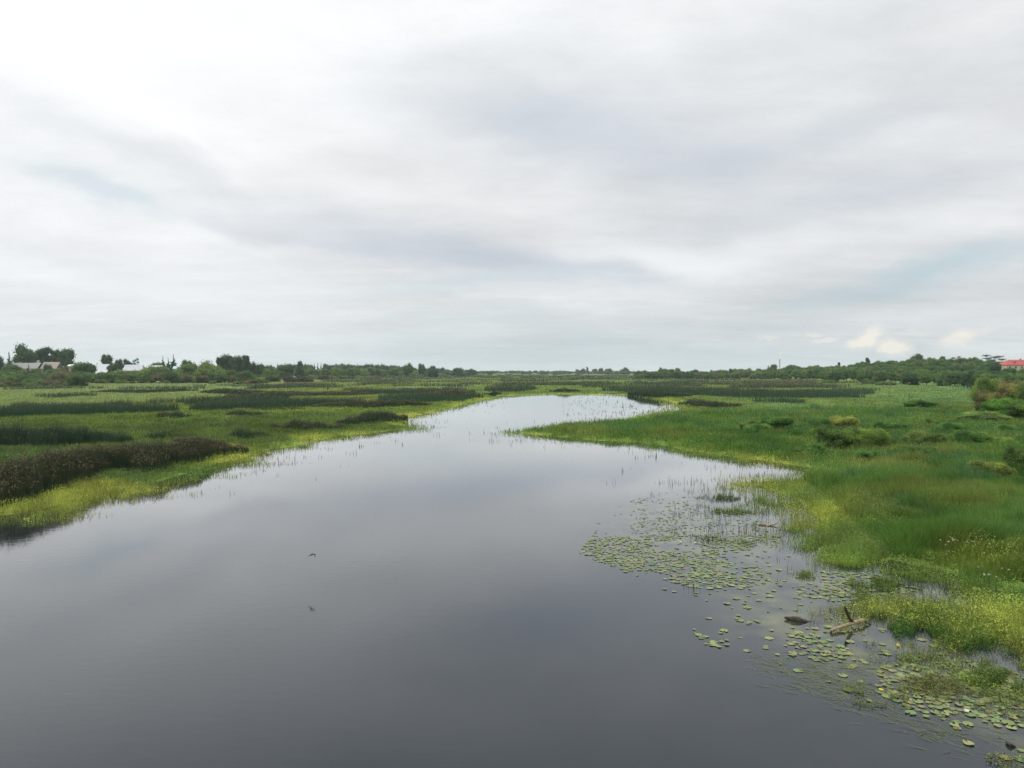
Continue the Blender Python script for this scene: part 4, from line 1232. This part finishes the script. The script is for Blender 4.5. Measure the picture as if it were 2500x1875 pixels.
# thin out overlaps
order = np.argsort(y); x, y, px, py, size = (a[order] for a in (x, y, px, py, size))
cell = {}; keep = []
for i in range(len(x)):
    kx, ky = int(x[i] / .3), int(y[i] / .3); ok = True
    for ax in (-1, 0, 1):
        for ay in (-1, 0, 1):
            for j in cell.get((kx + ax, ky + ay), ()):
                if (x[i] - x[j]) ** 2 + (y[i] - y[j]) ** 2 < (.36 * (size[i] + size[j])) ** 2: ok = False
    if ok: cell.setdefault((kx, ky), []).append(i); keep.append(i)
x, y, px, py, size = (a[keep] for a in (x, y, px, py, size))
inframe = (px > 0) & (px < 2500) & (py < 1875)
big = np.argsort(-(size / y) * inframe)[:300]
isbig = np.zeros(len(x), bool); isbig[big] = True
PADC = [(.17, .215, .075), (.15, .205, .075), (.19, .23, .09), (.20, .20, .09), (.12, .19, .075)]
prg = random.Random(5)
Vs, Fs, Cs = [], [], []; off = 0
for i in range(len(x)):
    me = PADS[i % 5]; a = prg.random() * 6.28; zt = prg.uniform(.004, .02); c0_ = c_ = prg.choice(PADC); br = prg.uniform(.75, 1.2)
    c_ = tuple(v * br for v in c_)
    if isbig[i]:
        o = add('lily_pad', me, M_PADO, loc=(x[i], y[i], zt)); o.rotation_euler.z = a; o.scale = (size[i], size[i], 1); o.color = (*c_, 1)
        reg = ('in the bottom right corner' if px[i] > 2330 else 'at the lower outer edge of the lily bed') if y[i] < 20.5 else ('below the pale driftwood' if y[i] < 25 and px[i] > 2020 else 'below the dark stump' if y[i] < 25 else 'behind the pale driftwood' if px[i] > 2010 else 'beside and above the dark stump')
        ck = ['yellow green', 'green', 'pale green', 'yellowish', 'dark green'][PADC.index(c0_)]
        lb = ('large ' if size[i] > .21 else 'small ') + ck + ' round lily pad ' + reg
        tag(o, lb, 'lily pad', lb.replace('pad', 'pads'))
    else:
        v = np.array([q.co[:] for q in me.vertices]); ca, sa = math.cos(a), math.sin(a)
        q = np.stack([(v[:, 0] * ca - v[:, 1] * sa) * size[i] + x[i], (v[:, 0] * sa + v[:, 1] * ca) * size[i] + y[i], v[:, 2] + zt], 1)
        Vs.append(q)
        for p_ in me.polygons:
            vv = list(p_.vertices); Fs.append([off + t for t in vv[:3]])
            if len(vv) == 4: Fs.append([off + vv[0], off + vv[2], off + vv[3]])
        Cs.append(np.tile(np.array(c_), (len(q), 1))); off += len(q)
tag(add('lily_pads', mesh_np('lily_pads', np.concatenate(Vs), np.array(Fs), np.concatenate(Cs)), M_PAD), 'carpet of smaller and farther lily pads along the right bank', 'lily pads', kind='stuff')

# ribbon leaves trailing on the surface
n = 900
cxy = [ground(*q) for q in [(1945, 1640), (2005, 1665), (2120, 1690), (2150, 1710), (2230, 1660), (2050, 1620), (2300, 1690), (2330, 1790), (2420, 1700)]]
i = RNG.integers(0, len(cxy), n); x = np.array([cxy[j][0] for j in i]) + RNG.normal(0, .55, n); y = np.array([cxy[j][1] for j in i]) + RNG.normal(0, .7, n)
a = R(140) + RNG.normal(0, .35, n); l_ = .25 + .45 * RNG.random(n); wv_ = .010 + .008 * RNG.random(n)
dx, dy = np.cos(a), np.sin(a); z = .006 + .02 * RNG.random(n)
V = np.stack([np.stack([x - dy * wv_, y + dx * wv_, z * 0 - .01], 1), np.stack([x + dy * wv_, y - dx * wv_, z * 0 - .01], 1), np.stack([x + dx * l_, y + dy * l_, z + .05 * RNG.random(n)], 1)], 1).reshape(-1, 3)
C = np.repeat(tovar(np.tile(np.array([.16, .20, .07]), (n, 1)), .3), 3, 0)
tag(add('floating_grass', mesh_np('floating_grass', V, np.arange(3 * n).reshape(-1, 3), C), M_GRASS), 'ribbon leaves trailing on the water between the lily pads', 'grass', kind='stuff')

# clumps of plants standing in the lily water
def clump(px, py, r, n, h, label, col=(.13, .20, .03)):
    cx, cy = ground(px, py); cx, cy = float(cx), float(cy)
    rr = r * np.sqrt(RNG.random(n)); a = RNG.random(n) * 6.28
    x, y = rr * np.cos(a) * 1.25, rr * np.sin(a)
    kk = fbm((x + cx) / .5, (y + cy) / .5, 451, 3) > .30 + .22 * rr / r
    x, y, rr = x[kk], y[kk], rr[kk]; m = len(x)
    cc = tovar(np.tile(np.array(col), (m, 1)), .3)
    hh = h * (1.1 - rr / r * .7) * (.4 + .6 * RNG.random(m)); dd = math.hypot(cx, cy)
    V1, F1, C1 = blades(x, y, np.full(m, -.03), hh, np.full(m, max(.012, dd * .0006)), (.4, 0, 0), cc * .8)
    V2, F2, C2 = leaves(x, y, hh * RNG.random(m) + .01, np.full(m, max(.05, dd * .0016)), cc)
    F2 = np.concatenate([F2[:, [0, 1, 2]], F2[:, [0, 2, 3]]]) + len(V1)
    o = add('water_plant_clump', mesh_np('clump', np.concatenate([V1, V2]), np.concatenate([F1, F2]), np.concatenate([C1, C2])), M_GRASS, loc=(cx, cy, 0))
    return tag(o, label, 'plant clump', 'plant clumps standing in the lily water')


clump(1754, 1216, 1.2, 700, .45, 'sparse clump of upright stems off the grassy point of the right bank', (.09, .13, .03))
clump(1792, 1250, 1.0, 700, .35, 'small green clump below the grassy point of the right bank')
clump(1728, 1318, .9, 260, .4, 'few thin stems standing among the farthest lily pads', (.06, .09, .04))
clump(1820, 1325, .8, 400, .25, 'low flat clump right of the few thin stems')
clump(1968, 1405, .5, 400, .35, 'small clump with dark reflection below the leafy bank corner')
clump(2155, 1432, 1.1, 1500, .5, 'green clump between the bank and the driftwood inlet')
clump(2230, 1492, 2.2, 5200, .55, 'large leafy clump behind the pale driftwood')
clump(2290, 1520, 1.6, 3600, .6, 'deep green leafy clump right of the large one behind the driftwood', (.08, .18, .03))
clump(2330, 1560, 1.4, 3200, .55, 'bushy green clump at the water edge right of the driftwood', (.08, .18, .03))
clump(2290, 1680, .8, 1300, .3, 'olive clump among dense lily pads in the lower right', (.15, .16, .04))
clump(2132, 1698, .75, 1200, .25, 'yellow green clump at the outer edge of the lily pads', (.16, .20, .05))
clump(2436, 1668, .6, 1500, .5, 'upright grassy tuft near the right edge of the picture', (.10, .17, .03))
clump(2470, 1862, .4, 260, .2, 'thin yellow green tuft in the bottom right corner', (.17, .20, .05))
clump(2400, 1620, .9, 1200, .3, 'loose pale tuft above the upright grassy one', (.15, .19, .04))

clump(2370, 1640, 1.6, 1700, .28, 'ragged yellow green patch between the lily pads and the right edge', (.17, .21, .05))
clump(2480, 1720, 1.0, 1100, .28, 'yellow green patch below the upright grassy tuft at the right edge', (.16, .21, .05))
clump(2200, 1600, 1.1, 700, .22, 'thin scatter of leaves in the water right of the driftwood', (.15, .20, .05))


# flowers
def flower(px, py, z, r, m, name, label, cat, group, stem=True):
    P = pt(px, py, 10); t = (H - z) / (H - P.z); X_, Y_ = P.x * t, P.y * t
    e = empty(name, (X_, Y_, 0)); bm = bmesh.new(); rg = random.Random(int(px))
    for i in range(9):
        a = i * 2.4; q = r * (.3 + .6 * (i % 3) / 2)
        bmesh.ops.create_icosphere(bm, subdivisions=1, radius=r * .42, matrix=Matrix.Translation((math.cos(a) * q, math.sin(a) * q, z + rg.uniform(-.02, .02))) @ Matrix.Diagonal((1, 1, .5, 1)))
    me = bpy.data.meshes.new('flower_head'); bm.to_mesh(me); bm.free(); add('flower_head', me, m, e)
    if stem:
        bm = bmesh.new(); tube(bm, (0, 0, -.05), (0, 0, z), .012, .008, 5); me = bpy.data.meshes.new('stem'); bm.to_mesh(me); bm.free(); add('stem', me, M_GRASSPLAIN, e)
    return tag(e, label, cat, group)


M_GRASSPLAIN = mat('green_stem', (.07, .13, .03), rough=.7)
frg = random.Random(21)
spots = []
# clusters seen in the tall grass (chart points)
for (cx, cy, sx_, sy_, n_, reg) in [(1990, 1094, 32, 4, 16, 'in the pale line below the biggest near shrub'), (2082, 1126, 28, 5, 12, 'in the slanting line below the shrubs'), (1875, 1085, 30, 8, 8, 'below the leftmost near shrub'),
        (2100, 1190, 40, 8, 9, 'in the hollow of the tall grass'), (2150, 1232, 60, 12, 10, 'on the dark grass mound'), (2330, 1318, 46, 10, 14, 'in the tall grass above the leafy bank'),
        (2430, 1400, 40, 14, 8, 'in the dark grass near the right edge'), (1660, 1048, 50, 6, 8, 'on the green spit')]:
    for i in range(n_):
        flower(cx + frg.gauss(0, 1) * sx_ * .6, cy + frg.gauss(0, 1) * sy_ * .6, .85, frg.uniform(.022, .04), M_CREAM, 'white_flower', 'flat white flower head ' + reg, 'flower', 'white flowers ' + reg)
for (a, b_, m, lab) in [(2151, 1683, M_YEL, 'yellow water lily bud at the outer edge of the lily pads'), (2192, 1574, M_YEL, 'yellow water lily bud right of the driftwood reflection'),
        (1662, 1322, M_PETAL, 'left one of two white water lily blooms among the far pads'), (1696, 1324, M_PETAL, 'right one of two white water lily blooms among the far pads'), (2360, 1734, M_PETAL, 'pale lily bloom in the lower right')]:
    flower(a, b_, .05, .05, m, 'water_lily_flower', lab, 'flower', None, stem=False)

# ------------------------------------------------------------------ driftwood, stump, bird
def skin(name, pts, edges, radii, m, sub=2, root=0):
    me = bpy.data.meshes.new(name); me.from_pydata([tuple(q) for q in pts], edges, []); me.update()
    o = bpy.data.objects.new(name, me); COL.objects.link(o)
    md = o.modifiers.new('skin', 'SKIN')
    for i, r_ in enumerate(radii):
        sv_ = me.skin_vertices[0].data[i]; sv_.radius = (r_, r_) if not isinstance(r_, tuple) else r_; sv_.use_root = (i == root)
    s_ = o.modifiers.new('sub', 'SUBSURF'); s_.levels = sub; s_.render_levels = sub
    dg_ = bpy.context.evaluated_depsgraph_get(); dg_.update()
    new = bpy.data.meshes.new_from_object(o.evaluated_get(dg_))
    o.modifiers.clear(); o.data = new; new.materials.clear(); new.materials.append(m)
    new.polygons.foreach_set('use_smooth', [True] * len(new.polygons))
    return o


def roughen(o, amt, sc):
    me = o.data; v = np.empty(len(me.vertices) * 3, np.float32); me.vertices.foreach_get('co', v); v = v.reshape(-1, 3)
    n_ = np.empty(len(me.vertices) * 3, np.float32); me.vertices.foreach_get('normal', n_); n_ = n_.reshape(-1, 3)
    q = fbm(v[:, 0] * sc + v[:, 2] * sc * .6, v[:, 1] * sc + v[:, 2] * sc, 9, 3) - .5
    me.vertices.foreach_set('co', (v + n_ * q[:, None] * amt).astype(np.float32).ravel()); me.update()


def gp(px, py, z=0.0):
    a, b_ = ground(px, py, z); return Vector((float(a), float(b_), z))


c0 = gp(2070, 1535); 
L0 = gp(2027, 1540, .07); L1 = gp(2045, 1534, .09); L2 = gp(2083, 1522, .12); L3 = gp(2112, 1513, .15)
e = empty('driftwood_branch', tuple(c0)); tag(e, 'pale forked driftwood branch with one arm sticking up out of the lily water', 'driftwood')
log = skin('log', [L0 - c0, L1 - c0, (L1 + L2) / 2 - c0 + Vector((0, 0, .02)), L2 - c0, L3 - c0], [(0, 1), (1, 2), (2, 3), (3, 4)], [.048, .05, .045, .062, .066], M_WOOD, root=2)
log.parent = e; roughen(log, .05, 9)
d_ = L2.y
B = [L2 + Vector((0, .02, .02)), pt(2073, 1508, d_), pt(2067, 1494, d_), pt(2064, 1484, d_), pt(2060, 1480, d_)]
br_ = skin('upright_arm', [q - c0 for q in B], [(0, 1), (1, 2), (2, 3), (3, 4)], [.060, .055, .050, .038, .018], M_WET); br_.parent = e; roughen(br_, .03, 10)
tw = skin('broken_knot', [L3 - c0 + Vector((-.12, 0, -.02)), L3 - c0 + Vector((.08, -.05, -.10)), L3 - c0 + Vector((.22, -.08, -.22))], [(0, 1), (1, 2)], [.035, .025, .015], M_WET); tw.parent = e
tw = skin('broken_end', [L0 - c0 + Vector((.06, 0, -.01)), L0 - c0 + Vector((-.03, -.02, -.08)), L0 - c0 + Vector((-.03, -.03, -.16))], [(0, 1), (1, 2)], [.04, .03, .02], M_WET); tw.parent = e

c1 = gp(1952, 1519)
s_ = skin('waterlogged_stump', [gp(1914, 1508, .06) - c1, gp(1926, 1510, .05) - c1, gp(1942, 1514, .03) - c1, gp(1965, 1518, -.01) - c1, gp(1995, 1522, -.05) - c1], [(0, 1), (1, 2), (2, 3), (3, 4)], [.015, .06, .13, .085, .02], M_WET, root=2)
s_.location = c1; roughen(s_, .08, 6)
tag(s_, 'dark waterlogged stump, pointed at both ends, left of the pale driftwood', 'stump')
c2 = gp(1875, 1281)
s_ = skin('floating_stick', [gp(1850, 1281, .02) - c2, gp(1862, 1279, .06) - c2, gp(1875, 1283, .02) - c2, gp(1890, 1280, .07) - c2, gp(1901, 1275, .16) - c2], [(0, 1), (1, 2), (2, 3), (3, 4)], [.03, .05, .04, .05, .02], M_WOOD)
s_.location = c2; tag(s_, 'brown bent stick lying in the shallows beside the leafy bank', 'stick')
c3 = gp(2466, 1817)
s_ = skin('dark_stick', [gp(2456, 1811, .03) - c3, gp(2466, 1818, .05) - c3, gp(2480, 1824, .0) - c3], [(0, 1), (1, 2)], [.03, .045, .02], M_WET)
s_.location = c3; tag(s_, 'short dark stick under a lily pad in the bottom right corner', 'stick')

# swallow in flight low over the river
bd = 28.0; bpz = pt(762, 1354, bd)
body = [Vector((0, .09, 0)), Vector((0, .06, .003)), Vector((0, .02, 0)), Vector((0, -.03, 0)), Vector((0, -.07, 0)), Vector((.018, -.13, 0)), Vector((-.018, -.13, 0)),
        Vector((.05, .035, .012)), Vector((.11, .03, -.02)), Vector((.17, -.04, -.055)), Vector((-.05, .035, .012)), Vector((-.11, .03, -.02)), Vector((-.19, -.05, -.07))]
bird = skin('swallow', body, [(0, 1), (1, 2), (2, 3), (3, 4), (4, 5), (4, 6), (2, 7), (7, 8), (8, 9), (2, 10), (10, 11), (11, 12)],
            [.006, .020, .026, .022, .012, (.007, .004), (.007, .004), (.030, .008), (.026, .006), (.008, .004), (.030, .008), (.026, .006), (.008, .004)], M_BIRD, root=2)
bird.location = bpz; bird.rotation_euler = (R(8), R(-6), R(-35)); bird.scale = (1.15, 1.15, 1.15)
tag(bird, 'small dark swallow flying low above the open river', 'bird')

# ------------------------------------------------------------------ haze
hz_ = boxmesh('haze', 0, 2300, 41, 11000, 5400, 86)
hm = bpy.data.materials.new('haze_air'); hm.use_nodes = True; hn = hm.node_tree; hn.nodes.clear()
ho = hn.nodes.new('ShaderNodeOutputMaterial'); hv_ = hn.nodes.new('ShaderNodeVolumePrincipled')
hv_.inputs['Color'].default_value = (.78, .88, 1.0, 1); hv_.inputs['Density'].default_value = .00009
hn.links.new(hv_.outputs[0], ho.inputs['Volume'])
tag(add('haze', hz_, hm), kind='stuff')
